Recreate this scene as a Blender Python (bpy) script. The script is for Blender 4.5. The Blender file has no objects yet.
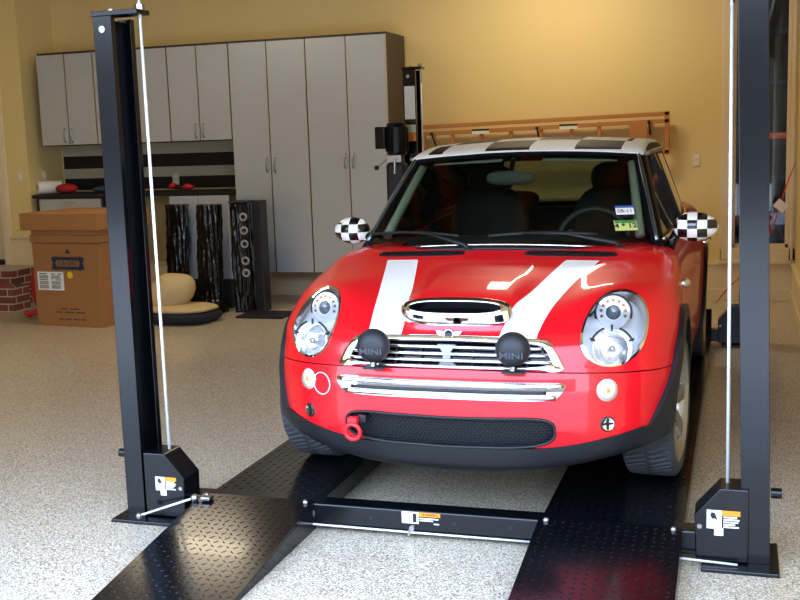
import bpy, math, random
import numpy as np
from mathutils import Vector, Matrix
random.seed(7); rng = np.random.default_rng(7)
SC = bpy.context.scene
COL = SC.collection
R = math.radians

# ---------------------------------------------------------------- camera
CAM = (1.1223, -4.4532, 1.4949); YAW, PITCH, ROLL, FPX = 0.306473, 0.147084, -0.032972, 1083.09
_f = Vector((-math.sin(YAW)*math.cos(PITCH), math.cos(YAW)*math.cos(PITCH), -math.sin(PITCH)))
_r = Vector((math.cos(YAW), math.sin(YAW), 0)); _u = _r.cross(_f)
_r2 = math.cos(ROLL)*_r + math.sin(ROLL)*_u; _u2 = -math.sin(ROLL)*_r + math.cos(ROLL)*_u
cam = bpy.data.objects.new('camera', bpy.data.cameras.new('camera')); COL.objects.link(cam)
_m = Matrix.Identity(4)
for i in range(3): _m[i][0] = _r2[i]; _m[i][1] = _u2[i]; _m[i][2] = -_f[i]; _m[i][3] = CAM[i]
cam.matrix_world = _m
cam.data.sensor_width = 36; cam.data.lens = 36*FPX/800; cam.data.clip_start = .05
SC.camera = cam

# ---------------------------------------------------------------- world, light, exposure
SC.view_settings.view_transform = 'Standard'; SC.view_settings.look = 'None'
SC.view_settings.gamma = 1; SC.view_settings.use_curve_mapping = False
SC.view_settings.exposure = 0.36
world = bpy.data.worlds.new('world'); SC.world = world; world.use_nodes = True
wn = world.node_tree; wn.nodes.clear()
wo = wn.nodes.new('ShaderNodeOutputWorld'); wb = wn.nodes.new('ShaderNodeBackground')
wt = wn.nodes.new('ShaderNodeTexCoord'); ws = wn.nodes.new('ShaderNodeSeparateXYZ'); wr = wn.nodes.new('ShaderNodeValToRGB')
wn.links.new(wt.outputs['Generated'], ws.inputs[0]); wn.links.new(ws.outputs['Z'], wr.inputs[0])
wn.links.new(wr.outputs[0], wb.inputs[0]); wn.links.new(wb.outputs[0], wo.inputs[0])
e = wr.color_ramp.elements
e[0].position = 0.0; e[0].color = (.68, .78, .94, 1); e[1].position = .7; e[1].color = (.40, .59, 1.0, 1)
wb.inputs[1].default_value = 9.3
for (x0, x1) in ((-2.4, 1.55),):      # sky portal in the garage door opening
    l = bpy.data.lights.new('door_opening_daylight', 'AREA'); l.shape = 'RECTANGLE'; l.size = x1-x0; l.size_y = 2.45
    lo = bpy.data.objects.new('door_opening_daylight', l); COL.objects.link(lo)
    lo.location = ((x0+x1)/2, -1.92, 1.23); lo.rotation_euler = (R(90), 0, 0); l.cycles.is_portal = True
sun = bpy.data.lights.new('sun', 'SUN'); sun.energy = 6; sun.angle = R(.6); sun.color = (1, .95, .86)
so_ = bpy.data.objects.new('sun', sun); COL.objects.link(so_); so_.rotation_euler = Vector((.25, -.40, -.88)).to_track_quat('-Z', 'Y').to_euler()
for (x, y, w_) in ((-.4, 4.3, 27), (-3.5, 3.0, 23), (-3.6, -.6, 6)):   # unseen ceiling lamps, added to warm and brighten the interior
    l = bpy.data.lights.new('added_lamp_light', 'AREA'); l.shape = 'RECTANGLE'; l.size = 1.15; l.size_y = .22
    l.energy = w_; l.color = (1.0, .84, .60)
    lo = bpy.data.objects.new('added_lamp_light', l); COL.objects.link(lo); lo.location = (x, y, 3.24)

# ---------------------------------------------------------------- materials
MATS = {}
def lin(c): return tuple(((v/255)/12.92 if v/255 <= .04045 else ((v/255+.055)/1.055)**2.4) for v in c)
def mat(name, rgb, rough=.5, metal=0, coat=0, spec=.5, emit=None, lincol=False, bump=None, noise=None):
    if name in MATS: return MATS[name]
    m = bpy.data.materials.new(name); m.use_nodes = True; MATS[name] = m
    nt = m.node_tree; b = nt.nodes['Principled BSDF']
    c = rgb if lincol else lin(rgb)
    b.inputs['Base Color'].default_value = (*c, 1); b.inputs['Roughness'].default_value = rough
    b.inputs['Metallic'].default_value = metal; b.inputs['Coat Weight'].default_value = coat
    b.inputs['Coat Roughness'].default_value = .03; b.inputs['Specular IOR Level'].default_value = spec
    if noise:   # (scale, amount) slow colour mottling
        tc = nt.nodes.new('ShaderNodeTexCoord'); n = nt.nodes.new('ShaderNodeTexNoise'); n.inputs['Scale'].default_value = noise[0]
        n.inputs['Detail'].default_value = 4
        mr = nt.nodes.new('ShaderNodeMapRange'); mr.inputs[3].default_value = 1-noise[1]; mr.inputs[4].default_value = 1+noise[1]
        mx = nt.nodes.new('ShaderNodeVectorMath'); mx.operation = 'SCALE'; mx.inputs[0].default_value = c
        nt.links.new(tc.outputs['Object'], n.inputs['Vector']); nt.links.new(n.outputs[0], mr.inputs[0])
        nt.links.new(mr.outputs[0], mx.inputs['Scale']); nt.links.new(mx.outputs[0], b.inputs['Base Color'])
    if bump:    # (scale, strength, distance)
        tc = nt.nodes.new('ShaderNodeTexCoord'); n = nt.nodes.new('ShaderNodeTexNoise'); n.inputs['Scale'].default_value = bump[0]
        bp = nt.nodes.new('ShaderNodeBump'); bp.inputs['Strength'].default_value = bump[1]; bp.inputs['Distance'].default_value = bump[2]
        nt.links.new(tc.outputs['Object'], n.inputs['Vector']); nt.links.new(n.outputs[0], bp.inputs['Height'])
        nt.links.new(bp.outputs[0], b.inputs['Normal'])
    return m
def node(m, t, **kw):
    n = m.node_tree.nodes.new(t)
    for k, v in kw.items(): setattr(n, k, v)
    return n
def link(m, a, b): m.node_tree.links.new(a, b)
def mth(m, op, a, b=None, c=None):
    n = node(m, 'ShaderNodeMath', operation=op)
    for i, v in enumerate((a, b, c)):
        if v is None: continue
        if hasattr(v, 'links'): link(m, v, n.inputs[i])
        else: n.inputs[i].default_value = v
    return n.outputs[0]

M_wall = mat('yellow_wall_paint', (228, 203, 138), .55, bump=(60, .12, .002))
M_ceil = mat('ceiling_paint', (226, 205, 158), .7)
M_trim = mat('cream_trim_paint', (226, 208, 168), .4)
M_black = mat('black_powder_coat', (7, 8, 11), .18, spec=.36, coat=.05)
M_blackm = mat('black_matt_plastic', (16, 17, 19), .55)
M_plast = mat('dark_grey_plastic', (24, 25, 27), .45, spec=.35, bump=(900, .15, .0005))
M_rubber = mat('tire_rubber', (62, 63, 64), .6)
M_chrome = mat('chrome', (235, 235, 238), .06, 1)
M_steel = mat('zinc_steel', (175, 175, 172), .3, 1)
M_cable = mat('steel_cable', (225, 226, 222), .45, .25)
M_red = mat('red_car_paint', (214, 14, 26), .35, 0, .55, spec=.25)
M_white = mat('white_gloss_paint', (240, 238, 232), .3, 0, .4)
M_gloss = mat('black_gloss_paint', (8, 8, 9), .12, spec=.35)
M_lens = None
M_silver = mat('silver_cabinet_laminate', (192, 200, 208), .34, .45, noise=(30, .03))
M_carc = mat('dark_cabinet_edge', (52, 46, 42), .5)
M_alum = mat('aluminium_edge', (205, 203, 196), .3, .8)
M_card = mat('brown_cardboard', (158, 108, 58), .8, noise=(3, .05), bump=(8, .05, .004))
M_paper = mat('white_paper', (232, 230, 222), .6)
M_print = mat('black_print', (28, 26, 28), .7)
M_orange = mat('orange_sticker', (232, 140, 30), .5)
M_tan = mat('tan_plush_fabric', (212, 184, 128), .95, bump=(120, .5, .004))
M_navy = mat('dark_navy_fabric', (22, 23, 32), .9, bump=(90, .3, .003))
M_redf = mat('red_fabric', (170, 22, 30), .75, bump=(40, .3, .005))
M_redp = mat('red_plastic', (205, 28, 36), .35)
M_seat = mat('charcoal_seat_fabric', (44, 46, 43), .8)
M_wrap = mat('black_shrink_wrap', (10, 10, 12), .14, spec=.45)
M_rim = mat('silver_wheel_paint', (176, 170, 160), .25, .75)
M_lad = mat('orange_fibreglass', (182, 122, 62), .5)
M_wood = mat('stained_wood', (128, 66, 30), .35, noise=(5, .25))
M_bed = mat('cream_plush_fabric', (196, 172, 122), .95, bump=(120, .5, .004))
M_tile = mat('speaker_cone_grey', (150, 148, 142), .5)
M_amber = mat('amber_lens', (236, 150, 50), .12, coat=1)
M_lampw = mat('lamp_silver', (244, 244, 244), .25, .12)
M_drive = mat('concrete_drive', (200, 196, 186), .8, noise=(2, .06))
M_blue = mat('blue_cloth', (52, 70, 92), .8)
M_headl = mat('grey_headliner', (205, 208, 190), .8)

def glass(name, tint, refl=.10, rough=0.0):
    m = bpy.data.materials.new(name); m.use_nodes = True; nt = m.node_tree; nt.nodes.clear()
    o = nt.nodes.new('ShaderNodeOutputMaterial'); t = nt.nodes.new('ShaderNodeBsdfTransparent'); g = nt.nodes.new('ShaderNodeBsdfGlossy')
    t.inputs[0].default_value = (*tint, 1); g.inputs['Roughness'].default_value = rough; g.inputs[0].default_value = (1, 1, 1, 1)
    f = nt.nodes.new('ShaderNodeFresnel'); f.inputs[0].default_value = 1.5
    a = nt.nodes.new('ShaderNodeMath'); a.operation = 'ADD'; a.inputs[1].default_value = refl; a.use_clamp = True
    mx = nt.nodes.new('ShaderNodeMixShader')
    nt.links.new(f.outputs[0], a.inputs[0]); nt.links.new(a.outputs[0], mx.inputs[0])
    nt.links.new(t.outputs[0], mx.inputs[1]); nt.links.new(g.outputs[0], mx.inputs[2]); nt.links.new(mx.outputs[0], o.inputs[0])
    MATS[name] = m; return m
M_wind = glass('tinted_windshield', (.62, .72, .62), .0)
M_side = glass('tinted_side_glass', (.25, .30, .27), .05)
M_clear = glass('clear_lamp_lens', (.93, .93, .93), .02)
M_winglass = glass('house_window_glass', (.42, .45, .46), .0)

# floor: flake-sprinkled epoxy
def flake_floor():
    m = mat('flake_epoxy', (200, 196, 186), .30, coat=.25); b = m.node_tree.nodes['Principled BSDF']
    tc = node(m, 'ShaderNodeTexCoord'); v = node(m, 'ShaderNodeTexVoronoi'); v.inputs['Scale'].default_value = 240
    sp = node(m, 'ShaderNodeSeparateXYZ'); rp = node(m, 'ShaderNodeValToRGB'); rp.color_ramp.interpolation = 'CONSTANT'
    link(m, tc.outputs['Object'], v.inputs['Vector']); link(m, v.outputs['Color'], sp.inputs[0]); link(m, sp.outputs[0], rp.inputs[0])
    cols = [(0, (214, 200, 174)), (.30, (190, 173, 142)), (.48, (160, 140, 108)), (.62, (226, 216, 196)), (.74, (134, 118, 92)), (.84, (98, 88, 72)), (.91, (54, 50, 47)), (.955, (152, 150, 148))]
    el = rp.color_ramp.elements
    el[0].position = 0; el[0].color = (*lin(cols[0][1]), 1); el[1].position = cols[1][0]; el[1].color = (*lin(cols[1][1]), 1)
    for p, c in cols[2:]:
        q = el.new(p); q.color = (*lin(c), 1)
    link(m, rp.outputs[0], b.inputs['Base Color'])
    return m
M_floor = flake_floor()

def brick_mat():
    m = mat('red_brick', (120, 60, 45), .85); b = m.node_tree.nodes['Principled BSDF']
    tc = node(m, 'ShaderNodeTexCoord'); sp = node(m, 'ShaderNodeSeparateXYZ'); mp = node(m, 'ShaderNodeCombineXYZ')
    t = node(m, 'ShaderNodeTexBrick'); t.inputs['Scale'].default_value = 1
    t.inputs['Brick Width'].default_value = .21; t.inputs['Row Height'].default_value = .072; t.inputs['Mortar Size'].default_value = .006
    t.inputs['Color1'].default_value = (*lin((128, 62, 48)), 1); t.inputs['Color2'].default_value = (*lin((86, 44, 38)), 1); t.inputs['Mortar'].default_value = (*lin((176, 160, 140)), 1)
    link(m, tc.outputs['Object'], sp.inputs[0]); link(m, mth(m, 'ADD', sp.outputs['X'], sp.outputs['Y']), mp.inputs[0]); link(m, sp.outputs['Z'], mp.inputs[1])
    link(m, mp.outputs[0], t.inputs[0]); link(m, t.outputs[0], b.inputs['Base Color'])
    return m
M_brick = brick_mat()
def checker_mat(name, scale, off=(0, 0, 0), sph=False):
    m = mat(name, (236, 232, 222), .2, coat=.8); b = m.node_tree.nodes['Principled BSDF']
    return m, b

# ---------------------------------------------------------------- mesh helpers
class MB:
    def __init__(s): s.v = []; s.f = []
    def add(s, vs, fs):
        o = len(s.v); s.v += [tuple(float(c) for c in p) for p in vs]; s.f += [tuple(i+o for i in f) for f in fs]; return s
    def box(s, x0, x1, y0, y1, z0, z1, rz=0, c=None, ry=0, rx=0):
        vs = [(x, y, z) for x in (x0, x1) for y in (y0, y1) for z in (z0, z1)]
        if rz or rx or ry:
            c = c or ((x0+x1)/2, (y0+y1)/2, (z0+z1)/2)
            mm = Matrix.Rotation(rz, 3, 'Z') @ Matrix.Rotation(ry, 3, 'Y') @ Matrix.Rotation(rx, 3, 'X')
            vs = [tuple(mm @ (Vector(p)-Vector(c)) + Vector(c)) for p in vs]
        return s.add(vs, [(0, 1, 3, 2), (4, 6, 7, 5), (0, 4, 5, 1), (2, 3, 7, 6), (0, 2, 6, 4), (1, 5, 7, 3)])
    def prism(s, poly, a, b, axis=1):      # poly in the two other axes, extruded from a to b along axis
        def P(p, t):
            q = list(p); q.insert(axis, t); return q
        n = len(poly); vs = [P(p, a) for p in poly]+[P(p, b) for p in poly]
        fs = [tuple(range(n)), tuple(range(2*n-1, n-1, -1))]+[(i, (i+1) % n, (i+1) % n+n, i+n) for i in range(n)]
        return s.add(vs, fs)
    def tube(s, path, r, n=12, cap=True, sx=1, sy=1, closed=False, up=None):
        P = [Vector(p) for p in path]; N = len(P); rs = r if hasattr(r, '__len__') else [r]*N
        vs = []; prev = None
        for i, p in enumerate(P):
            t = (P[(i+1) % N]-P[i-1]) if closed else (P[min(i+1, N-1)]-P[max(i-1, 0)])
            t.normalize()
            if up is not None: a = t.cross(Vector(up))
            elif prev is None: a = t.cross(Vector((0, 0, 1)) if abs(t.z) < .9 else Vector((1, 0, 0)))
            else: a = prev-t*prev.dot(t)
            if a.length < 1e-6: a = t.cross(Vector((1, 0, 0)))
            a.normalize(); prev = a; b = t.cross(a)
            for k in range(n):
                w = 2*math.pi*k/n; vs.append(p+a*(math.cos(w)*rs[i]*sx)+b*(math.sin(w)*rs[i]*sy))
        fs = []
        for i in range(N if closed else N-1):
            j = (i+1) % N
            for k in range(n): fs.append((i*n+k, i*n+(k+1) % n, j*n+(k+1) % n, j*n+k))
        if cap and not closed: fs += [tuple(range(n-1, -1, -1)), tuple(range((N-1)*n, N*n))]
        return s.add(vs, fs)
    def lathe(s, prof, c, ax=(0, 0, 1), n=32, close=False, ang=2*math.pi):   # prof: (radius, height along ax)
        ax = Vector(ax).normalized(); a = ax.cross(Vector((0, 0, 1)) if abs(ax.z) < .9 else Vector((1, 0, 0))).normalized(); b = ax.cross(a)
        c = Vector(c); m = len(prof); vs = []
        for k in range(n):
            w = ang*k/n
            for (r_, h) in prof: vs.append(c+ax*h+(a*math.cos(w)+b*math.sin(w))*r_)
        fs = []
        for k in range(n):
            l = (k+1) % n
            for j in range(m if close else m-1):
                i = (j+1) % m; fs.append((k*m+j, l*m+j, l*m+i, k*m+i))
        return s.add(vs, fs)
    def cyl(s, p0, p1, r, n=20):
        d = Vector(p1)-Vector(p0); L = d.length
        return s.lathe([(0, 0), (r, 0), (r, L), (0, L)], p0, d, n)
    def ball(s, c, rx, ry=None, rz=None, n=24, m=14):
        ry = ry or rx; rz = rz or rx; vs = []; fs = []
        for i in range(m+1):
            t = math.pi*i/m
            for k in range(n):
                w = 2*math.pi*k/n; vs.append((c[0]+rx*math.sin(t)*math.cos(w), c[1]+ry*math.sin(t)*math.sin(w), c[2]+rz*math.cos(t)))
        for i in range(m):
            for k in range(n): fs.append((i*n+k, (i+1)*n+k, (i+1)*n+(k+1) % n, i*n+(k+1) % n))
        return s.add(vs, fs)
    def build(s, name, m, parent=None, smooth=False, bevel=0, seg=2, sub=0, angle=None, loc=None):
        vs = s.v
        if loc is not None: vs = [(a-loc[0], b-loc[1], c-loc[2]) for a, b, c in vs]
        me = bpy.data.meshes.new(name); me.from_pydata(vs, [], s.f); me.update()
        return finish(name, me, m, parent, smooth, bevel, seg, sub, angle, loc)
def finish(name, me, m, parent=None, smooth=False, bevel=0, seg=2, sub=0, angle=None, loc=None):
    o = bpy.data.objects.new(name, me); COL.objects.link(o)
    for mm in (m if isinstance(m, (list, tuple)) else [m]): me.materials.append(mm)
    import bmesh
    bm = bmesh.new(); bm.from_mesh(me); bmesh.ops.remove_doubles(bm, verts=bm.verts, dist=1e-6)
    bmesh.ops.recalc_face_normals(bm, faces=bm.faces); bm.to_mesh(me); bm.free()
    if smooth or angle:
        me.polygons.foreach_set('use_smooth', [True]*len(me.polygons))
        if angle: me.set_sharp_from_angle(angle=R(angle))
    if bevel:
        b = o.modifiers.new('b', 'BEVEL'); b.width = bevel; b.segments = seg; b.limit_method = 'ANGLE'; b.angle_limit = R(40)
    if sub:
        b = o.modifiers.new('s', 'SUBSURF'); b.levels = sub; b.render_levels = sub
    if parent: o.parent = parent
    if loc is not None: o.location = loc
    return o
def thing(name, label, cat, loc=(0, 0, 0), rz=0, group=None):
    o = bpy.data.objects.new(name, None); COL.objects.link(o); o.location = loc; o.rotation_euler = (0, 0, rz)
    o['label'] = label; o['category'] = cat
    if group: o['group'] = group
    return o
def tag(o, label, cat, group=None, kind=None):
    o['label'] = label; o['category'] = cat
    if group: o['group'] = group
    if kind: o['kind'] = kind
    return o
def struct(o): o['kind'] = 'structure'; return o
def text(name, s, size, m, parent, mw, ext=.001, align='CENTER', bold=0, sx=1):
    cu = bpy.data.curves.new(name, 'FONT'); cu.body = s; cu.size = size; cu.extrude = ext; cu.align_x = align; cu.align_y = 'CENTER'; cu.offset = bold
    to = bpy.data.objects.new('tmp', cu); COL.objects.link(to); bpy.context.view_layer.update()
    me = bpy.data.meshes.new_from_object(to.evaluated_get(bpy.context.evaluated_depsgraph_get()))
    bpy.data.objects.remove(to); me.name = name; me.materials.clear()
    me.transform(mw @ Matrix.Diagonal((sx, 1, 1, 1)))
    o = bpy.data.objects.new(name, me); COL.objects.link(o); me.materials.append(m); o.parent = parent
    return o
def facing(p, n, up=(0, 0, 1)):       # matrix whose local z is n, local y near up, at p
    n = Vector(n).normalized(); x = Vector(up).cross(n).normalized(); y = n.cross(x)
    m = Matrix.Identity(4)
    for i in range(3): m[i][0] = x[i]; m[i][1] = y[i]; m[i][2] = n[i]; m[i][3] = p[i]
    return m
def copy_tree(o, parent=None):
    kids = [k for k in bpy.data.objects if k.parent == o]
    c = o.copy(); COL.objects.link(c); c.parent = parent
    for k in kids: copy_tree(k, c)
    return c

# ================================================================ THE ROOM
WY, RX, LX, FY, CZ = 5.43, 1.58, -5.67, -1.9, 3.3
struct(MB().box(-7.8, 1.75, FY-.15, WY+.15, -.12, 0).build('floor', M_floor))
struct(MB().box(-7.8, 1.75, FY-.15, WY+.15, CZ, CZ+.1).build('ceiling', M_ceil))
# back wall with the window opening x 1.05..1.52, z .46..2.62
wb_ = MB(); WX0, WX1, WZ0, WZ1 = 1.052, 1.525, .46, 2.72
wb_.box(LX, WX0, WY, WY+.15, 0, CZ); wb_.box(WX1, RX, WY, WY+.15, 0, CZ)
wb_.box(WX0, WX1, WY, WY+.15, 0, WZ0); wb_.box(WX0, WX1, WY, WY+.15, WZ1, CZ)
struct(wb_.build('wall_back', M_wall))
struct(MB().box(RX, RX+.15, FY, WY+.15, 0, CZ).build('wall_right', M_wall))
# block with the entry door: faces the camera at y 4.3, turns back to the cabinets along x -5.5
wl = MB(); wl.box(LX-.15, LX, 4.97, WY+.15, 0, CZ)
wl.box(-6.02, LX, 4.85, 4.97, 0, CZ); wl.box(-7.8, -6.98, 4.85, 4.97, 0, CZ); wl.box(-6.98, -6.02, 4.85, 4.97, 2.5, CZ); wl.box(-6.98, -6.02, 4.955, 4.97, 0, 2.5)
struct(wl.build('wall_left', M_wall))
struct(MB().box(-7.8, -7.7, FY, 4.97, 0, CZ).build('wall_far_left', M_wall))
wf = MB(); wf.box(-7.8, RX, FY-.15, FY, 2.5, CZ); wf.box(-7.8, -2.4, FY-.15, FY, 0, 2.5)  # unseen front wall, set near and closed at left to darken the floor
struct(wf.build('wall_front', M_wall))
struct(MB().box(-14, 9, -16, FY-.15, -.14, -.02).build('driveway', M_drive))  # unseen drive, added to bounce daylight and fill reflections
# baseboards (tall cream base with a cap)
def base(name, x0, x1, y0, y1, h=.31):
    b = MB().box(x0, x1, y0, y1, 0, h)
    if x1-x0 > y1-y0: b.box(x0, x1, y0-.012, y1, h, h+.025); b.box(x0, x1, y0-.012, y1, 0, .1)
    else: b.box(x0-.012, x1, y0, y1, h, h+.025); b.box(x0-.012, x1, y0, y1, 0, .1)
    return struct(b.build(name, M_trim, bevel=.004))
base('baseboard_back', LX, RX, WY-.025, WY)
base('baseboard_right', RX-.025, RX, FY, WY-.03)
b = MB().box(LX, LX+.025, 4.85, WY-.03, 0, .63); b.box(LX, LX+.04, 4.85, WY-.03, .63, .66)
b.box(-5.92, LX+.025, 4.825, 4.85, 0, .63); b.box(-5.92, LX+.04, 4.81, 4.85, .63, .66)
struct(b.build('baseboard_left', M_trim, bevel=.003))
# entry door + casing at the left edge
d = MB().box(-6.98, -6.02, 4.91, 4.95, .385, 2.5)
for z0, z1 in ((.56, 1.2), (1.32, 2.34)):
    for x0, x1 in ((-6.87, -6.57), (-6.43, -6.13)): d.box(x0, x1, 4.902, 4.912, z0, z1)
dd = struct(d.build('door_1', M_trim, bevel=.004))
MB().lathe([(0, 0), (.026, 0), (.03, .02), (.03, .045), (0, .06)], (-6.92, 4.91, 1.42), (0, -1, 0)).build('door_handle', M_steel, dd, smooth=True)
c = MB()
for x0, x1 in ((-6.02, -5.92), (-7.08, -6.98)):
    c.box(x0, x1, 4.82, 4.85, .0, 2.5); c.box(x0+.02, x1-.02, 4.805, 4.82, .0, 2.5)
c.box(-7.08, -5.92, 4.82, 4.85, 2.5, 2.62)
struct(c.build('trim_1', M_trim, bevel=.004))
struct(MB().box(-6.98, -6.02, 4.80, 4.912, .366, .41).build('trim_2', M_blackm))
# window in the back wall
w = MB()
for x0, x1 in ((WX0-.095, WX0), (WX1, RX)):
    w.box(x0, x1, WY-.03, WY, WZ0-.11, WZ1+.1); w.box(x0+.012, x1-.02, WY-.045, WY-.03, WZ0-.10, WZ1+.09)
w.box(WX0-.095, RX, WY-.03, WY, WZ0-.12, WZ0-.0); w.box(WX0-.095, RX, WY-.03, WY, WZ1, WZ1+.1)
w.box(WX0-.11, RX, WY-.055, WY, WZ0-.135, WZ0-.105)
wn1 = struct(w.build('window_1', M_trim, bevel=.004))
fr = MB()
for x0, x1 in ((WX0, WX0+.03), (WX1-.03, WX1)): fr.box(x0, x1, WY+.01, WY+.05, WZ0, WZ1)
fr.box(WX0, WX1, WY+.01, WY+.05, WZ0, WZ0+.035); fr.box(WX0, WX1, WY+.01, WY+.05, WZ1-.035, WZ1)
fr.build('window_frame', M_trim, wn1, bevel=.003)
MB().box(WX0+.02, WX1-.02, WY+.028, WY+.032, WZ0+.02, WZ1-.02).build('window_pane', M_winglass, wn1)
# dim store room seen through the window
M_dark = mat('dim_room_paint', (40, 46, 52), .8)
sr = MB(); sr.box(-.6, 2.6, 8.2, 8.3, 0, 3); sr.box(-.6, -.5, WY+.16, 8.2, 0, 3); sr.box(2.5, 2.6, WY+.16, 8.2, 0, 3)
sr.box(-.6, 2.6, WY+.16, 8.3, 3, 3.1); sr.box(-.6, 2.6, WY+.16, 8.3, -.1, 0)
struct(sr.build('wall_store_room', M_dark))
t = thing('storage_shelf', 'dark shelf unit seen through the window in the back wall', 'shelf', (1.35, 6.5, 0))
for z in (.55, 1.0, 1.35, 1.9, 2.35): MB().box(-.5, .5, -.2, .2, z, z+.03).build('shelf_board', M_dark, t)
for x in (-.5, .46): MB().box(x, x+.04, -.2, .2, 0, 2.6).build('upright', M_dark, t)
tag(MB().box(1.30, 1.62, 6.35, 6.6, 1.382, 1.445).build('tool_case', mat('orange_case', (235, 90, 30), .5), bevel=.01), 'orange case on the dark shelf behind the window glass', 'case')
tag(MB().box(1.08, 1.22, 6.33, 6.6, .582, .98).build('parcel', mat('brown_parcel', (160, 100, 60), .7), bevel=.006), 'brown parcel standing on the dark shelf behind the window', 'box')
tag(MB().box(1.28, 1.64, 6.33, 6.62, .582, .70).build('storage_bin', mat('grey_bin', (150, 150, 150), .6), bevel=.01), 'flat grey bin low on the shelf behind the window', 'bin')
# overhead door, parked open under the ceiling (seen only as a reflection on the car)
t = thing('overhead_garage_door', 'stained wood overhead garage door parked open under the ceiling', 'garage door', (-.15, 1.6, 2.92))
for k in range(4):
    dp_ = MB().box(-1.55, 1.55, -1.62+k*.82, -.82+k*.82, .0, .05).build('door_panel', M_wood, t, bevel=.01)
    for j in range(4): MB().box(-1.42+j*.75, -.83+j*.75, -1.52+k*.82, -.92+k*.82, -.012, .001).build('door_inset', M_seat, dp_)
MB().tube([(1.15*math.cos(w), -.6+1.25*math.sin(w), -.02) for w in np.linspace(.0, math.pi, 30)], .05, 8, sy=.5).build('arched_rail', M_wood, t)
for s in (-1, 1): MB().box(s*1.6-.02, s*1.6+.02, -3.4, 1.7, -.03, .03).build('door_track', M_steel, t)
# unseen wall across the drive, added so paint and chrome reflect something dark
M_stone = mat('unseen_wall_stone', (66, 58, 48), .8, noise=(3, .25))
hf = MB(); hf.box(-14, 9, -16.4, -16, -.1, 4.2)
struct(hf.build('unseen_wall_across_drive', M_stone))
# ================================================================ THE LIFT
BY0, BY1 = -.657, 3.36      # front and rear cross beams
PX = 1.19
lift = thing('four_post_lift', 'black four-post car lift with diamond-plate runways under the red car', 'car lift', (0, 0, 0))
def diamond(x0, x1, y0, y1, zf, pitch=.031):
    # raised tread lozenges on the plane z = zf(y), alternating in direction
    v = []; f = []; nx = int((x1-x0)/pitch); ny = int((y1-y0)/pitch)
    for j in range(ny):
        for i in range(nx):
            cx = x0+(i+.5)*(x1-x0)/nx; cy = y0+(j+.5)*(y1-y0)/ny
            a = R(45) if (i+j) % 2 else R(-45); L, W, H = .0125, .0038, .0016
            ca, sa = math.cos(a), math.sin(a); o = len(v)
            for (p, q, h) in ((L, 0, 0), (0, W, 0), (-L, 0, 0), (0, -W, 0), (L*.5, 0, H), (-L*.5, 0, H)):
                X = cx+p*ca-q*sa; Y = cy+p*sa+q*ca; v.append((X, Y, zf(Y)+h))
            f += [(o, o+1, o+4), (o+1, o+2, o+5), (o+1, o+5, o+4), (o+2, o+3, o+5), (o+3, o, o+4), (o+3, o+4, o+5)]
    return v, f
for s, (x0, x1) in ((-1, (-.93, -.445)), (1, (.435, .945))):
    b = MB().box(x0, x1, BY0+.055, BY1-.055, .078, .090)
    b.box(x0, x0+.012, BY0+.055, BY1-.055, .02, .08); b.box(x1-.012, x1, BY0+.055, BY1-.055, .02, .08)
    ro = b.build('runway', M_black, lift)
    # tread
    v, f = diamond(x0+.01, x1-.01, BY0+.06, BY1-.06, lambda y: .090, .034)
    MB().add(v, f).build('tread_pattern', M_black, ro)
    # approach ramp
    yA, yB = BY0-.025, -1.52
    zf = lambda y, yA=yA, yB=yB: .112-(yA-y)/(yA-yB)*.108
    rp = MB(); ex = .0
    rp.add([(x0, yB, .004), (x1, yB, .004), (x1, yA, .112), (x0, yA, .112), (x0, yB, 0), (x1, yB, 0), (x1, yA, .100), (x0, yA, .100)],
           [(0, 1, 2, 3), (4, 7, 6, 5), (0, 4, 5, 1), (2, 6, 7, 3), (0, 3, 7, 4), (1, 5, 6, 2)])
    for xx in (x0+.0, x1-.01): rp.add([(xx, yB, 0), (xx+.01, yB, 0), (xx+.01, yA, 0), (xx, yA, 0), (xx, yA, .105), (xx+.01, yA, .105)], [(0, 1, 2, 3), (3, 2, 5, 4), (0, 3, 4), (1, 5, 2), (0, 4, 5, 1)])
    ra = rp.build('ramp', M_black, lift)
    v, f = diamond(x0+.01, x1-.01, yB+.01, yA-.01, zf, .031)
    MB().add(v, f).build('tread_pattern', M_black, ra)
    for xb in (x0+.03, x1-.03): MB().ball((xb if s < 0 else xb, BY0-.052, .112), .012, n=12, m=8).build('bolt', M_steel, ra, smooth=True)
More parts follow.
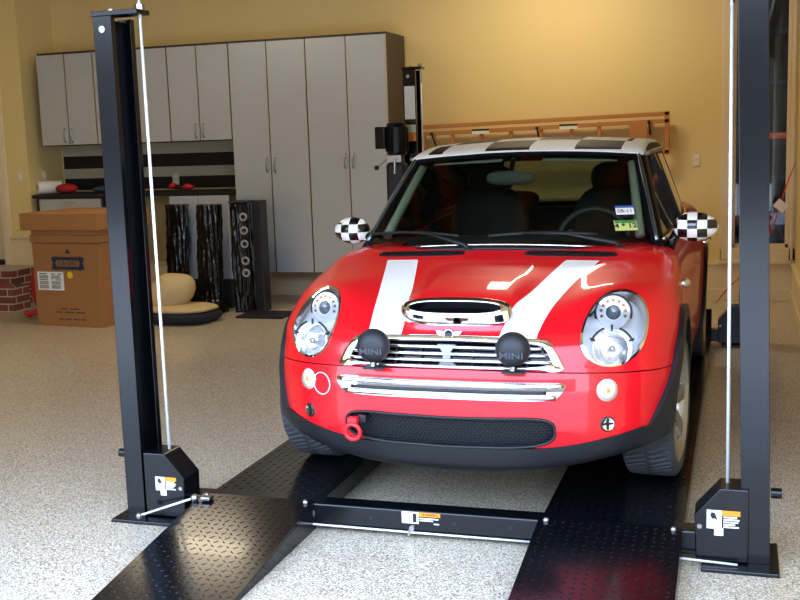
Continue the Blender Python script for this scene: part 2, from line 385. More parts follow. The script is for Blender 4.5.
# rear wheel stops
for x0, x1 in ((-.93, -.445), (.435, .945)):
    MB().prism([(BY1-.2, .091), (BY1-.06, .091), (BY1-.06, .26), (BY1-.10, .26)], x0, x1, 0).build('wheel_stop', M_black, lift, bevel=.004)
for yb, nm in ((BY0, 'f'), (BY1, 'r')):
    bm_ = MB().box(-1.06, 1.06, yb-.045, yb+.045, .022, .108).build('cross_beam', M_black, lift, bevel=.006)
    if nm == 'f':
        for xh in (-.21, .12, .33): MB().lathe([(0, .001), (.009, .001), (.009, -.004)], (xh, yb-.0455, .068), (0, -1, 0), 14).build('bolt_hole', M_blackm, bm_)
        MB().cyl((-.46, yb-.05, .068), (-.46, yb-.045, .068), .02).build('bolt', M_steel, bm_)
        MB().tube([(-.98, yb-.052, .026), (-.44, yb-.056, .028), (-.06, yb-.056, .026), (.44, yb-.056, .026)], .004, 8).build('release_rod', M_cable, bm_, smooth=True)
        MB().cyl((-.042, yb-.066, .044), (-.042, yb-.045, .044), .010).build('rod_clip', M_steel, bm_); MB().cyl((-.057, yb-.056, .014), (-.053, yb-.056, .034), .007).build('rod_clip', M_steel, bm_)
        st = MB().box(-.085, -.02, yb-.0475, yb-.0452, .058, .103).build('warning_sticker', M_paper, bm_)
        MB().box(-.042, -.027, yb-.0485, yb-.0470, .063, .098).build('pictogram', M_print, st)
        MB().box(-.019, .065, yb-.0475, yb-.0452, .088, .103).build('warning_band', M_orange, bm_)
        text('warning_lettering', 'WARNING', .013, M_print, bm_, facing((.025, yb-.0480, .0955), (0, -1, 0)), .0003)
        pr_ = MB()
        for (a0, a1, zz) in ((-.016, .058, .080), (-.016, .036, .072), (.040, .060, .061)): pr_.box(a0, a1, yb-.0475, yb-.0452, zz-.002, zz+.002)
        pr_.build('fine_print', M_paper, bm_)
MB().tube([(-1.15, BY0-.16, .045), (-.93, BY0-.10, .115)], .0045, 8).build('latch_rod', M_cable, lift, smooth=True)
MB().ball((-.93, BY0-.10, .115), .016, n=12, m=8).build('rod_end', M_steel, lift, smooth=True); MB().ball((-1.15, BY0-.16, .045), .013, n=12, m=8).build('rod_end', M_steel, lift, smooth=True)
MB().box(-.90, -.86, BY0-.11, BY0-.07, .108, .122).build('latch_block', M_steel, lift, bevel=.003)
MB().tube([(.80, BY0-.085, .028), (1.13, BY0-.10, .02)], .0045, 8).build('latch_rod', M_cable, lift, smooth=True)
def sticker(par, x, y, z, sc=1.0, side=-1):
    # white pictogram label with an orange band and black text block, facing -y
    w = .06*sc
    a = MB().box(x-w, x-w*.1, y-.001, y, z-.04*sc, z+.032*sc).build('warning_sticker', M_paper, par)
    MB().prism([(x-w*.80, z+.012*sc), (x-w*.72, z+.024*sc), (x-w*.52, z+.022*sc), (x-w*.34, z-.006*sc), (x-w*.55, z+.000*sc), (x-w*.66, z-.004*sc)], y-.0016, y-.0009, 1).build('pictogram', M_print, a)
    MB().box(x-w*.55, x, y-.0012, y-.0002, z-.066*sc, z-.036*sc).build('warning_tag', M_paper, par)
    MB().box(x-w*.1, x+w, y-.0012, y, z+.012*sc, z+.032*sc).build('warning_band', M_orange, par)
    pr_ = MB()
    for i_, l_ in enumerate((.80, .95, .88, .70, .92)): pr_.box(x, x+w*l_, y-.0012, y-.0002, z+(.004-.0095*i_)*sc, z+(.0095-.0095*i_)*sc)
    pr_.build('fine_print', M_paper, par)
def post(sx, yb, h=2.0, stick=True, xo=1.27, xi=1.185, y1=None, rod=.16, lean=0, cab=1.09):
    # C section open towards the middle of the lift
    xo, xi = sx*xo, sx*xi; y0, y1 = yb-.06, (y1 if y1 is not None else yb+.11); t = .006
    po = MB()
    pts = [(xo, y0), (xi, y0), (xi, y0+t), (xo-sx*t, y0+t), (xo-sx*t, y1-t), (xi, y1-t), (xi, y1), (xo, y1)]
    # short return lips on the open side
    pts = [(xo, y0), (xi, y0), (xi, y0+.03), (xi+sx*t, y0+.03), (xi+sx*t, y0+t), (xo-sx*t, y0+t), (xo-sx*t, y1-t), (xi+sx*t, y1-t), (xi+sx*t, y1-.03), (xi, y1-.03), (xi, y1), (xo, y1)]
    n = len(pts); po.add([(x, y, .015) for x, y in pts]+[(x-lean, y, h) for x, y in pts], [(i, (i+1) % n, (i+1) % n+n, i+n) for i in range(n)])
    po.add([(x-lean, y, h) for x, y in pts], [(0, 1, 4, 5), (1, 2, 3, 4), (5, 6, 11, 0), (6, 7, 10, 11), (7, 8, 9, 10)])
    pp = po.build('post', M_black, lift, bevel=.002)
    MB().prism([(min(sx*1.01, xo+sx*.03), yb-.14), (max(sx*1.01, xo+sx*.03), yb-.14), (max(sx*1.01, xo+sx*.03), yb+.15), (min(sx*1.01, xo+sx*.03), yb+.15)], 0, .014, 2).build('base_plate', M_black, pp, bevel=.003)
    MB().box(min(xo+sx*.005, sx*(cab-.025)), max(xo+sx*.005, sx*(cab-.025)), y0-.006, yb+.03, h, h+.018).build('top_plate', M_black, pp, bevel=.002)
    # lock ladder inside
    lad = MB().box(xo-sx*.03-.008-lean*.5, xo-sx*.03+.008-lean*.5, yb-.03, yb+.03, .1, h-.05)
    lad.build('lock_ladder', M_blackm, pp)
    # bolts near the top
    MB().cyl((xo-sx*.04-lean, y0-.004, h-.05), (xo-sx*.04-lean, y0, h-.05), .013).build('bolt', M_steel, pp); MB().cyl((xo-sx*.045, yb, h+.012), (xo-sx*.045, yb, h+.03), .014).build('bolt', M_steel, pp)
    cx = sx*cab
    MB().cyl((cx, yb, h-.10), (cx, yb, h+rod), .009, 10).cyl((cx, yb, h+.012), (cx, yb, h+.04), .02, 6).build('threaded_rod', M_steel, pp)
    MB().tube([(cx, yb, h-.09), (cx+.004, yb, .25)], .0062, 8).build('lifting_cable', M_cable, pp, smooth=True)
    # pulley housing at the end of the beam: box with a sloped shoulder towards the middle
    y2, y3 = yb-.075, yb+.055
    X = lambda a: sx*a
    poly = [(X(1.165), .018), (X(.99), .018), (X(.985), .18), (X(1.07), .278), (X(1.165), .278)]
    g = MB().prism(poly, y2, y3, 1).build('pulley_housing', M_black, pp, bevel=.004)
    MB().cyl((X(1.003), y2-.004, .14), (X(1.003), y2, .14), .008).build('bolt', M_steel, g)
    MB().cyl((xo, yb-.03, .26), (xo+sx*.035, yb-.03, .26), .018).build('lock_pin', M_black, pp, smooth=False)
    if stick: sticker(pp, -1.068 if sx < 0 else 1.082, y2-.0005, .158 if sx < 0 else .172, .78 if sx < 0 else .92)
    return pp
post(-1, BY0, xo=1.262, xi=1.182); post(1, BY0, xo=1.236, xi=1.142, lean=.036); pL = post(-1, BY1, stick=False, xo=1.255, xi=1.16, rod=.045, cab=1.135); post(1, BY1, stick=False, xo=1.24, xi=1.15, rod=.045, cab=1.125)
MB().box(-1.245, -1.165, BY1-.0625, BY1-.0605, 1.64, 1.88).build('instruction_label', M_paper, pL)
MB().box(-1.245, -1.165, BY1-.0625, BY1-.0605, 1.545, 1.60).build('inspection_label', mat('pale_green_label', (205, 215, 180), .5), pL)
MB().box(-1.245, -1.165, BY1-.0625, BY1-.0605, 1.48, 1.545).build('warning_label', M_orange, pL)
# hydraulic power unit on the rear post
pu = MB().box(-1.28, -1.257, BY1-.10, BY1+.02, 1.26, 1.60).build('power_unit', M_black, lift, bevel=.005)
cc = (-1.28, BY1-.17); DZ = -.045
mo = MB().lathe([(0, 0), (.072, 0), (.078, .02), (.078, .20), (.07, .23), (0, .235)], (cc[0], cc[1], 1.385), n=28)
for k in range(14):
    a = 2*math.pi*k/14; mo.box(cc[0]+.074*math.cos(a)-.004, cc[0]+.074*math.cos(a)+.004, cc[1]+.074*math.sin(a)-.012, cc[1]+.074*math.sin(a)+.012, 1.41, 1.58, rz=a+R(90))
mo.build('motor', M_black, pu)
MB().box(cc[0]-.145, cc[0]-.07, cc[1]-.075, cc[1]+.02, 1.43, 1.59).build('switch_box', M_black, pu, bevel=.006)
MB().box(cc[0]-.075, cc[0]+.045, cc[1]-.06, cc[1]+.05, 1.33, 1.385).build('valve_block', M_steel, pu, bevel=.004)
MB().tube([(cc[0]-.06, cc[1]-.06, 1.355), (cc[0]-.125, cc[1]-.08, 1.305)], .006, 8).build('lowering_lever', M_steel, pu)
MB().ball((cc[0]-.135, cc[1]-.085, 1.295), .018).build('lever_knob', M_blackm, pu, smooth=True)
MB().box(cc[0]-.075, cc[0]+.07, cc[1]-.07, cc[1]+.07, 1.0, 1.33).build('oil_tank', M_blackm, pu, bevel=.03, seg=3)
MB().cyl((cc[0]-.0, cc[1]-.08, 1.25), (cc[0]-.0, cc[1]-.065, 1.36), .009).build('fitting', M_steel, pu)

# ================================================================ BACK WALL CABINETS
FYC = 4.83
def handle(x, z, par, y=FYC, L=.13):
    MB().tube([(x, y-.001, z-L/2), (x, y-.028, z-L/2+.012), (x, y-.034, z), (x, y-.028, z+L/2-.012), (x, y-.001, z+L/2)], .0085, 8).build('handle', M_steel, par, smooth=True)
def cabinet(name, label, xs, z0, z1, hz, depth=.58, group=None, cat='cabinet'):
    x0, x1 = xs[0], xs[-1]; xm = (x0+x1)/2
    t = thing(name, label, cat, (xm, WY-.02, 0), 0, group)
    L = lambda x: x-xm
    yb = FYC+.02-(WY-.02)
    MB().box(L(x0)+.001, L(x1)-.001, yb, -.01, z0, z1).build('cabinet_body', M_carc, t)
    for i in range(len(xs)-1):
        a, c = L(xs[i])+.0045, L(xs[i+1])-.0045
        d = MB().box(a, c, yb-.02, yb-.001, z0+.008, z1-.022).build('door', M_silver, t, bevel=.002)
        MB().box(c-.004, c+.0025, yb-.0215, yb-.002, z0+.008, z1-.022).build('edge_strip', M_alum, d)
        hx = c-.035 if i % 2 == 0 else a+.035
        if hz is not None: handle(hx, hz, d, yb-.02, .13)
    return t
cabinet('tall_cabinet', 'tall two-door silver cabinet directly beside the wall cupboards, partly behind the black tower', [-3.40, -3.02, -2.64], .293, 2.44, 1.30, group='tall silver cabinets')
cabinet('tall_cabinet', 'tall two-door silver cabinet at the end of the row beside the lift motor', [-2.638, -2.25, -1.87], .293, 2.44, 1.32, group='tall silver cabinets')
cabinet('wall_cupboard', 'silver wall cupboard in the corner above the paper towel roll', [-5.47, -5.155, -4.84], 1.54, 2.44, 1.64, group='silver wall cupboards')
cabinet('wall_cupboard', 'silver wall cupboard mostly hidden behind the front lift post', [-4.838, -4.44, -4.04], 1.54, 2.44, 1.64, group='silver wall cupboards')
cabinet('wall_cupboard', 'silver wall cupboard next to the tall cabinets, above the red tool', [-4.038, -3.73, -3.402], 1.54, 2.44, 1.64, group='silver wall cupboards')
# slat wall strips behind the counter
M_slat = mat('grey_slatwall', (186, 180, 156), .5)
sl = MB()
for z0, z1 in ((1.43, 1.54), (1.20, 1.30)):
    for k in range(3): sl.box(-5.64, -3.42, WY-.03, WY-.012, z0+k*(z1-z0)/3+.003, z0+(k+1)*(z1-z0)/3-.003)
    sl.box(-5.64, -3.42, WY-.02, WY-.008, z0, z1)
so = thing('slat_wall_panel', 'grey and black striped slat wall panel above the dark counter', 'wall panel', (0, 0, 0))
sl.build('grey_slats', M_slat, so)
MB().box(-5.64, -3.42, WY-.018, WY-.001, 1.08, 1.54).build('black_backing', M_blackm, so)
# counter
ct = thing('workbench', 'black workbench top with silver drawer front under the slat wall', 'workbench', (0, 0, 0))
MB().box(-5.63, -3.41, FYC-.02, WY-.03, 1.03, 1.065).build('worktop', M_blackm, ct, bevel=.004)
dr = MB().box(-5.56, -4.86, FYC+.0, FYC+.02, .82, 1.02).build('drawer', M_silver, ct, bevel=.003)
MB().tube([(-5.27, FYC-.001, .985), (-5.26, FYC-.03, .985), (-5.15, FYC-.03, .985), (-5.14, FYC-.001, .985)], .006, 8).build('handle', M_chrome, dr, smooth=True)
MB().box(-5.6, -4.84, FYC+.02, WY-.04, .31, 1.03).build('drawer_body', M_carc, ct)
MB().box(-5.56, -4.86, FYC+.0, FYC+.02, .33, .81).build('door', M_silver, ct, bevel=.003)
# leaning grey panels under the counter
for (x0, x1, lab) in ((-3.95, -3.66, 'loose grey cabinet panel leaning under the workbench, partly behind black wrap'), (-3.65, -3.35, 'loose grey cabinet panel leaning beside the round-holed black tower')):
    tag(MB().box(x0, x1, 4.56, 4.58, .27, 1.04).build('panel', M_silver, bevel=.002), lab, 'panel', 'grey panels under the workbench').name = 'loose_panel'
tag(MB().box(-3.97, -3.35, 4.545, 4.62, 0, .268).build('panel_box', M_blackm, bevel=.004), 'low black box carrying the loose grey panels', 'box')
def wrinkled(name, x0, x1, y0, y1, h, seed, lean=0.0, foot=0):
    rs = np.random.default_rng(seed); nx, nz = 16, 60; vs = []; fs = []
    ph = rs.uniform(0, 6, 6)
    per = []
    for (a, b_, n) in (((x0, y0), (x1, y0), nx), ((x1, y0), (x1, y1), 10), ((x1, y1), (x0, y1), 6), ((x0, y1), (x0, y0), 10)):
        for k in range(n): per.append((a[0]+(b_[0]-a[0])*k/n, a[1]+(b_[1]-a[1])*k/n))
    m = len(per); nz = 60
    for j in range(nz+1):
        z = h*j/nz; 
        for i, (x, y) in enumerate(per):
            w = .006*math.sin(i*1.9+z*3+ph[0])*math.sin(z*11+i*.7+ph[1])+.006*math.sin(i*1.6+z*9+ph[2])+.002*math.sin(z*50+i*2.3+ph[3])+.0012*rs.normal()
            cx, cy = (x0+x1)/2, (y0+y1)/2; fl = 1+foot*max(0, .12-z/h)*5
            vs.append((cx+(x-cx)*fl+w*np.sign(x-cx+1e-6)*.7+lean*z*.2, cy+(y-cy)*fl+w*1.0*np.sign(y-cy+1e-6)+lean*z, z+.002))
    for j in range(nz):
        for i in range(m): fs.append((j*m+i, j*m+(i+1) % m, (j+1)*m+(i+1) % m, (j+1)*m+i))
    fs.append(tuple(range(nz*m, nz*m+m))); fs.append(tuple(range(m-1, -1, -1)))
    return MB().add(vs, fs).build(name, M_wrap, smooth=True)
tag(wrinkled('wrapped_panel', -3.92, -3.73, 4.36, 4.44, .97, 3, .06), 'black shrink-wrapped panel standing behind the tan cushion', 'wrapped panel', 'black wrapped panels')
tag(wrinkled('wrapped_panel', -3.53, -3.33, 4.22, 4.32, .975, 5, .05, .6), 'black shrink-wrapped panel standing beside the black tower with round holes', 'wrapped panel', 'black wrapped panels')
tw = thing('black_tower', 'tall black wrapped tower with a column of round rings on its side', 'tower', (-3.17, 4.42, 0), R(8))
wrinkled('tower_body', -.050, .105, -.12, .08, .983, 11).parent = tw
rg = MB()
for z in (.86, .74, .62, .47, .36): rg.lathe([(.020, 0), (.024, -.006), (.034, -.006), (.038, 0)], (.072, -.132, z), (0, 1, 0), 24)
rg.build('ring_column', M_tile, tw, smooth=True)
MB().box(-.06, .115, -.14, .10, .986, 1.0).build('tower_top', M_blackm, tw, bevel=.003)
tag(MB().box(-3.035, -2.945, 4.38, 4.52, 0, 1.0).build('speaker', M_blackm, bevel=.01), 'narrow black cabinet standing against the black tower by the tall cabinets', 'cabinet').name = 'narrow_cabinet'
tag(MB().box(-3.06, -2.62, 4.0, 4.33, 0, .02).build('floor_tray', M_blackm, bevel=.004), 'flat black tray on the floor in front of the black tower', 'tray')
# dog bed : black base pad and tan bolster
bd = thing('pet_bed', 'tan plush pet bed with dark navy base on the floor', 'pet bed', (-3.50, 3.80, 0), R(-4))
def blob(name, c, rx, ry, rz, m, par, pw=2.6, seed=1, wob=.02):
    vs = []; fs = []; n, k = 40, 22; rs = np.random.default_rng(seed); ph = rs.uniform(0, 6, 4)
    for i in range(k+1):
        t = math.pi*i/k-math.pi/2
        for j in range(n):
            w = 2*math.pi*j/n; e = 2/pw
            f = lambda v: math.copysign(abs(v)**e, v)
            q = 1+wob*math.sin(3*w+ph[0])*math.cos(t*2+ph[1])+wob*.5*math.sin(7*w+ph[2])
            vs.append((c[0]+rx*f(math.cos(t))*f(math.cos(w))*q, c[1]+ry*f(math.cos(t))*f(math.sin(w))*q, c[2]+rz*f(math.sin(t))))
    for i in range(k):
        for j in range(n): fs.append((i*n+j, i*n+(j+1) % n, (i+1)*n+(j+1) % n, (i+1)*n+j))
    return MB().add(vs, fs).build(name, m, par, smooth=True)
blob('base_pad', (0, 0, .055), .36, .26, .055, M_navy, bd, 3.2, 2)
blob('cushion', (.0, .01, .118), .33, .23, .03, M_bed, bd, 3, 3)
bo = MB().tube([(-.30, -.04, .13), (-.22, .02, .17), (-.12, .07, .22), (-.04, .08, .30), (-.01, .08, .37), (-.01, .08, .40)], [.11, .15, .175, .175, .14, .07], 24).build('bolster', M_bed, bd, smooth=True, sub=1)
# carton
cb = thing('cardboard_carton', 'large brown cardboard carton with a lid and white shipping label', 'carton', (-4.31, 3.74, 0), R(-6))
MB().box(-.36, .345, -.30, .30, .0, .715).build('carton_body', M_card, cb, bevel=.004)
MB().box(-.37, .355, -.31, .31, .72, .785).build('carton_sleeve', M_card, cb, bevel=.004)
lid = MB().box(-.36, .345, -.30, .30, .785, .84).build('carton_collar', M_card, cb, bevel=.003)
MB().box(-.42, .40, -.36, .36, .83, .975).build('carton_lid', M_card, cb, bevel=.006)
F = lambda x, z, y=-.302: facing((x, y, z), (0, -1, 0))
M_logo = mat('dark_blue_print', (38, 44, 62), .7)
MB().prism([(-.16, .595), (-.12, .605), (-.08, .60), (.11, .60), (.15, .605), (.19, .595), (.175, .545), (.19, .495), (.15, .485), (.11, .49), (-.08, .49), (-.12, .485), (-.16, .495), (-.145, .545)], -.3025, -.3005, 1).build('printed_emblem', M_logo, cb)
MB().prism([(-.10, .57), (.13, .57), (.145, .545), (.13, .52), (-.10, .52), (-.115, .545)], -.3032, -.3024, 1).build('emblem_panel', M_card, cb)
text('carton_lettering', 'SUB-ZERO', .047, M_logo, cb, F(.015, .545, -.3036), .0005, sx=1.0, bold=.001)
MB().prism([(-.01, .63), (.02, .67), (.05, .63)], -.3025, -.3005, 1).build('printed_arrow', M_logo, cb)
pr_ = MB()
for (x0_, n_, z_, w_) in ((-.09, 8, .152, .024), (-.15, 14, .122, .024), (-.12, 17, .062, .017)):
    for k in range(n_):
        if k % 5 != 3: pr_.box(x0_+k*w_, x0_+k*w_+w_*.8, -.3012, -.3002, z_-.005, z_+.005)
pr_.build('fine_print', M_logo, cb)
lb = MB().box(-.32, -.04, -.3035, -.3005, .31, .47).build('shipping_label', M_paper, cb)
q = MB(); 
for (x0, x1, z0, z1) in ((-.30, -.22, .448, .456), (-.17, -.13, .448, .456), (-.10, -.06, .448, .456), (-.30, -.21, .398, .404), (-.17, -.155, .398, .404), (-.13, -.06, .398, .404)): q.box(x0, x1, -.3045, -.3034, z0, z1)
for k in range(9):
    
        [q.box(x0_+k*.011, x0_+.005+k*.011, -.3045, -.3034, z_, z_+.03) for x0_ in (-.30, -.17) for z_ in (.41, .36, .325)]
q.build('label_print', M_print, lb)
MB().lathe([(0, 0), (.03, 0), (.03, .001)], (.03, -.301, .445), (0, -1, 0), 24).build('round_sticker', mat('yellow_sticker', (240, 200, 40), .5), cb)
# brick steps by the entry door
bs = thing('brick_steps', 'red brick steps below the entry door at the left edge', 'steps', (0, 0, 0))
MB().box(-6.98, -5.60, 4.37, 4.79, 0, .365).build('upper_step', M_brick, bs)
MB().box(-6.98, -5.42, 4.12, 4.368, 0, .235).build('lower_step', M_brick, bs)
# red bag behind the carton
bg = blob('backpack', (-5.0, 4.10, .24), .17, .10, .24, M_redf, None, 2.6, 5, .04)
tag(bg, 'red fabric bag slumped on the floor behind the carton', 'bag')
tag(MB().tube([(-5.10, 3.86, .04), (-5.02, 3.80, .03), (-4.96, 3.84, .06), (-4.92, 3.90, .04)], .022, 10).build('strap_bundle', M_redp, smooth=True), 'small red strap bundle lying beside the brick steps', 'strap')
# things on the workbench
pt = thing('paper_towel_roll', 'white paper towel roll lying on the workbench corner', 'paper towel', (-5.60, 5.0, 1.066))
MB().lathe([(.022, 0), (.062, 0), (.065, .004), (.065, .236), (.062, .24), (.022, .24)], (-.02, -.10, .066), (.62, .78, 0), 36, close=True).build('paper', M_paper, pt, angle=40)
MB().lathe([(.019, -.003), (.022, -.003), (.022, .243), (.019, .243)], (-.02, -.10, .066), (.62, .78, 0), 24, close=True).build('cardboard_core', M_card, pt, angle=40)
tag(blob('rag', (-5.33, 4.98, 1.117), .11, .08, .048, M_redf, None, 2.2, 8, .10), 'crumpled red rag beside the paper towel roll', 'rag')
tag(blob('cloth', (-4.95, 5.08, 1.10), .13, .12, .032, M_blue, None, 2.0, 9, .10), 'crumpled blue-grey cloth on the workbench near the red rag', 'cloth')
rt = thing('red_power_tool', 'red and black tool lying on the workbench before the slat wall', 'tool', (-4.07, 5.1, 1.066))
MB().tube([(-.16, 0, .035), (-.13, 0, .06), (-.11, 0, .045)], .028, 12).build('tool_head', M_redp, rt, smooth=True)
MB().tube([(-.12, 0, .035), (.0, 0, .035)], .018, 12).build('tool_shaft', M_blackm, rt, smooth=True)
MB().tube([(-.01, 0, .036), (.03, 0, .042), (.09, .0, .036)], [.024, .03, .016], 12).build('tool_grip', M_redp, rt, smooth=True)
tag(MB().box(.0-3.62, -3.45, 4.95, 5.05, 1.066, 1.085).build('scraper', M_blackm, rx=0) if False else MB().tube([(-3.62, 4.98, 1.074), (-3.54, 5.0, 1.078), (-3.46, 4.98, 1.074)], .008, 8).build('hand_tool', M_blackm, smooth=True), 'short black hand tool on the workbench near the tall cabinets', 'tool')
# outlets
def outlet(x, y, z, lab, nx=0, w=.075, h=.115):
    t = thing('wall_outlet', lab, 'outlet', (x, y, z), nx, 'wall outlets')
    MB().box(-w/2, w/2, -.006, 0, -h/2, h/2).build('cover_plate', M_trim, t, bevel=.003)
    MB().box(-.017, .017, -.010, -.006, .012, .045).box(-.017, .017, -.010, -.006, -.045, -.012).build('socket', M_paper, t, bevel=.004)
outlet(.752, WY, 1.233, 'cream wall outlet beside the window, above the car mirror')
outlet(-4.33, WY-.031, 1.17, 'cream outlet on the slat wall above the red tool')
outlet(-5.755, 4.3, 1.17, 'cream wall plate beside the entry door casing', w=.07) if False else None
t = thing('wall_outlet', 'cream wall plate on the side wall between door and cupboards', 'outlet', (LX, 5.09, 1.25), R(90), 'wall outlets')
MB().box(-.037, .037, -.006, 0, -.057, .057).build('cover_plate', M_trim, t, bevel=.003)
MB().box(-.017, .017, -.010, -.006, -.03, .03).build('socket', M_paper, t, bevel=.003)
t = thing('wall_outlet', 'cream wall plate on the wall face between the entry door casing and the corner', 'outlet', (-5.765, 4.85, 1.25), 0, 'wall outlets')
MB().box(-.037, .037, -.006, 0, -.057, .057).build('cover_plate', M_trim, t, bevel=.003)
MB().box(-.014, .014, -.012, -.005, -.028, .028).build('switch_rocker', M_paper, t, bevel=.003)
# orange ladders on wall hooks
ld = thing('extension_ladder', 'orange fibreglass ladder hung sideways on the back wall above the car', 'ladder', (0, 0, 0))
xa, xb = -1.76, .53
zt = lambda x: 1.585+(x-xa)*.020
for o, n in ((.012, 'rail'), (-.050, 'rail'), (-.315, 'rail')):
    MB().add([(x, y, zt(x)+o+dz) for x in (xa, xb) for y in (WY-.14, WY-.08) for dz in (-.018, .018)],
             [(0, 1, 3, 2), (4, 6, 7, 5), (0, 4, 5, 1), (2, 3, 7, 6), (0, 2, 6, 4), (1, 5, 7, 3)]).build(n, M_lad, ld, bevel=.004)
for k in range(8):
    x = xa+.075+k*.274+(.06 if k == 7 else 0)-(.03 if k == 6 else 0); MB().box(x-.016, x+.016, WY-.125, WY-.095, zt(x)-.30, zt(x)-.03).build('rung', M_lad, ld, bevel=.004)
MB().box(xb-.34, xb-.19, WY-.145, WY-.13, zt(xb)-.30, zt(xb)-.06).build('end_plate', M_lad, ld)
for x in (-1.22, -.42): 
    MB().box(x, x+.16, WY-.146, WY-.141, zt(x)-.075, zt(x)-.048).build('ladder_label', M_paper, ld)
    MB().box(x, x+.16, WY-.146, WY-.141, zt(x)-.047, zt(x)-.03).build('label_band', M_print, ld)
MB().box(xb-.04, xb, WY-.14, WY-.08, 1.29, zt(xb)+.03).build('end_cap', M_lad, ld, bevel=.003)
for i, x in enumerate((-1.60, -.62, .36)):
    tag(MB().box(x-.012, x+.012, WY-.17, WY-.001, zt(x)-.06, zt(x)-.04).tube([(x, WY-.02, zt(x)-.16), (x, WY-.16, zt(x)-.05)], .008, 8).build('wall_hook', M_blackm), 'black wall hook carrying the orange ladder, ' + ('nearest the lift motor', 'above the middle of the car roof', 'nearest the white outlet')[i], 'hook', 'ladder hooks')
# red hose with tag at the right wall
hs = thing('air_hose', 'thin red air hose hanging by the window and trailing to the floor', 'hose', (0, 0, 0))
MB().tube([(1.57, 5.2, 1.22), (1.50, 5.2, 1.05), (1.45, 5.2, .85), (1.38, 5.2, .62), (1.25, 5.2, .38), (1.12, 5.18, .22), (1.0, 5.1, .12), (.93, 4.9, .03)], .006, 8).build('hose_line', M_redp, hs, smooth=True, sub=1)
MB().box(1.40, 1.50, 5.185, 5.19, .80, .88, ry=.7).build('hose_tag', M_paper, hs)
MB().tube([(1.36, 5.25, .76), (1.33, 5.25, .68), (1.36, 5.25, .60)], .03, 10).build('hose_coil', M_redf, hs, smooth=True)
# bodies of the added, unseen ceiling lamps (their light is set up at the top)
for (x, y, lab) in ((-.4, 4.3, 'near the back wall above the ladder'), (-3.5, 3.0, 'above the carton side of the garage'), (-3.6, -.6, 'above the empty bay')):
    t = thing('added_ceiling_lamp', 'added unseen slim white ceiling lamp '+lab, 'lamp', (x, y, CZ), 0, 'added ceiling lamps')
    MB().box(-.6, .6, -.13, .13, -.045, 0).build('lamp_body', M_paper, t, bevel=.006)
# ================================================================ THE CAR  (car frame: x to the picture's right, y from nose to tail, z from tyre contact)
def curve(pts):
    # monotone cubic through points, evaluated on arrays
    xs = np.array([p[0] for p in pts], float); ys = np.array([p[1] for p in pts], float)
    h = np.diff(xs); d = np.diff(ys)/h; m = np.zeros(len(xs)); m[0], m[-1] = d[0], d[-1]
    for i in range(1, len(xs)-1):
        if d[i-1]*d[i] > 0:
            w1 = 2*h[i]+h[i-1]; w2 = h[i]+2*h[i-1]; m[i] = (w1+w2)/(w1/d[i-1]+w2/d[i])
    def f(x):
        x = np.clip(np.asarray(x, float), xs[0], xs[-1]); i = np.clip(np.searchsorted(xs, x)-1, 0, len(h)-1)
        t = (x-xs[i])/h[i]; return (ys[i]*(2*t**3-3*t**2+1)+h[i]*m[i]*(t**3-2*t**2+t)+ys[i+1]*(-2*t**3+3*t**2)+h[i]*m[i+1]*(t**3-t**2))
    return f
def smax(a, b, k):
    h = np.maximum(k-np.abs(a-b), 0)/k
    return np.maximum(a, b)+h*h*h*k/6
prof = curve([(.06, .12), (.14, .055), (.18, .03), (.25, .010), (.33, 0), (.45, 0), (.50, .008), (.535, .018), (.56, .030), (.62, .050), (.65, .075), (.68, .12), (.74, .21), (.82, .34), (.92, .60)])
zc = curve([(-.2, .60), (0, .640), (.06, .662), (.12, .681), (.2, .704), (.4, .754), (.6, .808), (.8, .855), (.98, .893), (1.2, .90), (2.0, .905), (2.6, .945), (3.0, .960), (3.4, .950), (3.8, .89)])
gw = curve([(.06, .74), (.2, .783), (.3, .806), (.45, .814), (.55, .814), (.65, .807), (.75, .794), (.85, .775), (.95, .735), (1.1, .62)])
def plan(x, W=.835, A=.60, n=2.6): 
    u = np.minimum(np.abs(x)/W, .9995); return A*(1-(1-u**n)**(1/n))
def H(x, y):
    a = np.abs(x)
    bump = .042*np.exp(-((a-.57)/.18)**2-((y-.34)/.26)**2)
    sc_y = np.clip((y-.15)/.10, 0, 1); sc_y = sc_y*sc_y*(3-2*sc_y); e = np.clip((.80-y)/.55, 0, 1); e = e*e*(3-2*e)
    sx = np.clip((.28-a)/.12, 0, 1); sx = sx*sx*(3-2*sx)
    scoop = .042*sc_y*e*sx
    crown = -.012*(a/.7)**2 - .75*np.maximum(0, a-.60)**2
    return zc(y)+bump+scoop+crown
rearlean = curve([(.1, .06), (.25, .02), (.35, 0), (.55, 0), (.65, .03), (.75, .05), (.95, .14)])
def f_body(P):
    x, y, z = P[..., 0], P[..., 1], P[..., 2]; a = np.abs(x)
    fr = plan(a)+prof(z)-y
    top = z-H(x, y)
    side = a-gw(z)-.006*np.exp(-((y-.69)/.35)**2)-.006*np.exp(-((y-3.157)/.4)**2)+.012*np.exp(-((y-1.9)/.7)**2)
    re = y-(3.645-plan(a, .84, .5, 2.4)-rearlean(z))
    bot = (.137+.12*(a/.8)**2*np.clip((.75-y)/.4, 0, 1)+.03*np.clip((y-3.2)/.3, 0, 1))-z
    f = smax(fr, side, .10)
    f = smax(f, top, .11)
    f = smax(f, re, .14)
    return smax(f, bot, .05)
wbx = curve([(.9, .70), (1.13, .71), (1.6, .724), (2.2, .73), (3.0, .70), (3.6, .62)])
zr = curve([(1.2, 1.21), (1.45, 1.286), (1.6, 1.320), (1.8, 1.350), (2.1, 1.365), (2.6, 1.358), (3.0, 1.335), (3.3, 1.30), (3.6, 1.22)])
def g_w(P):
    x, y, z = P[..., 0], P[..., 1], P[..., 2]
    t = (z-.893)/.39; return .98+(z-.893)*1.45+(.15-.09*t)*(x/.685)**2-y
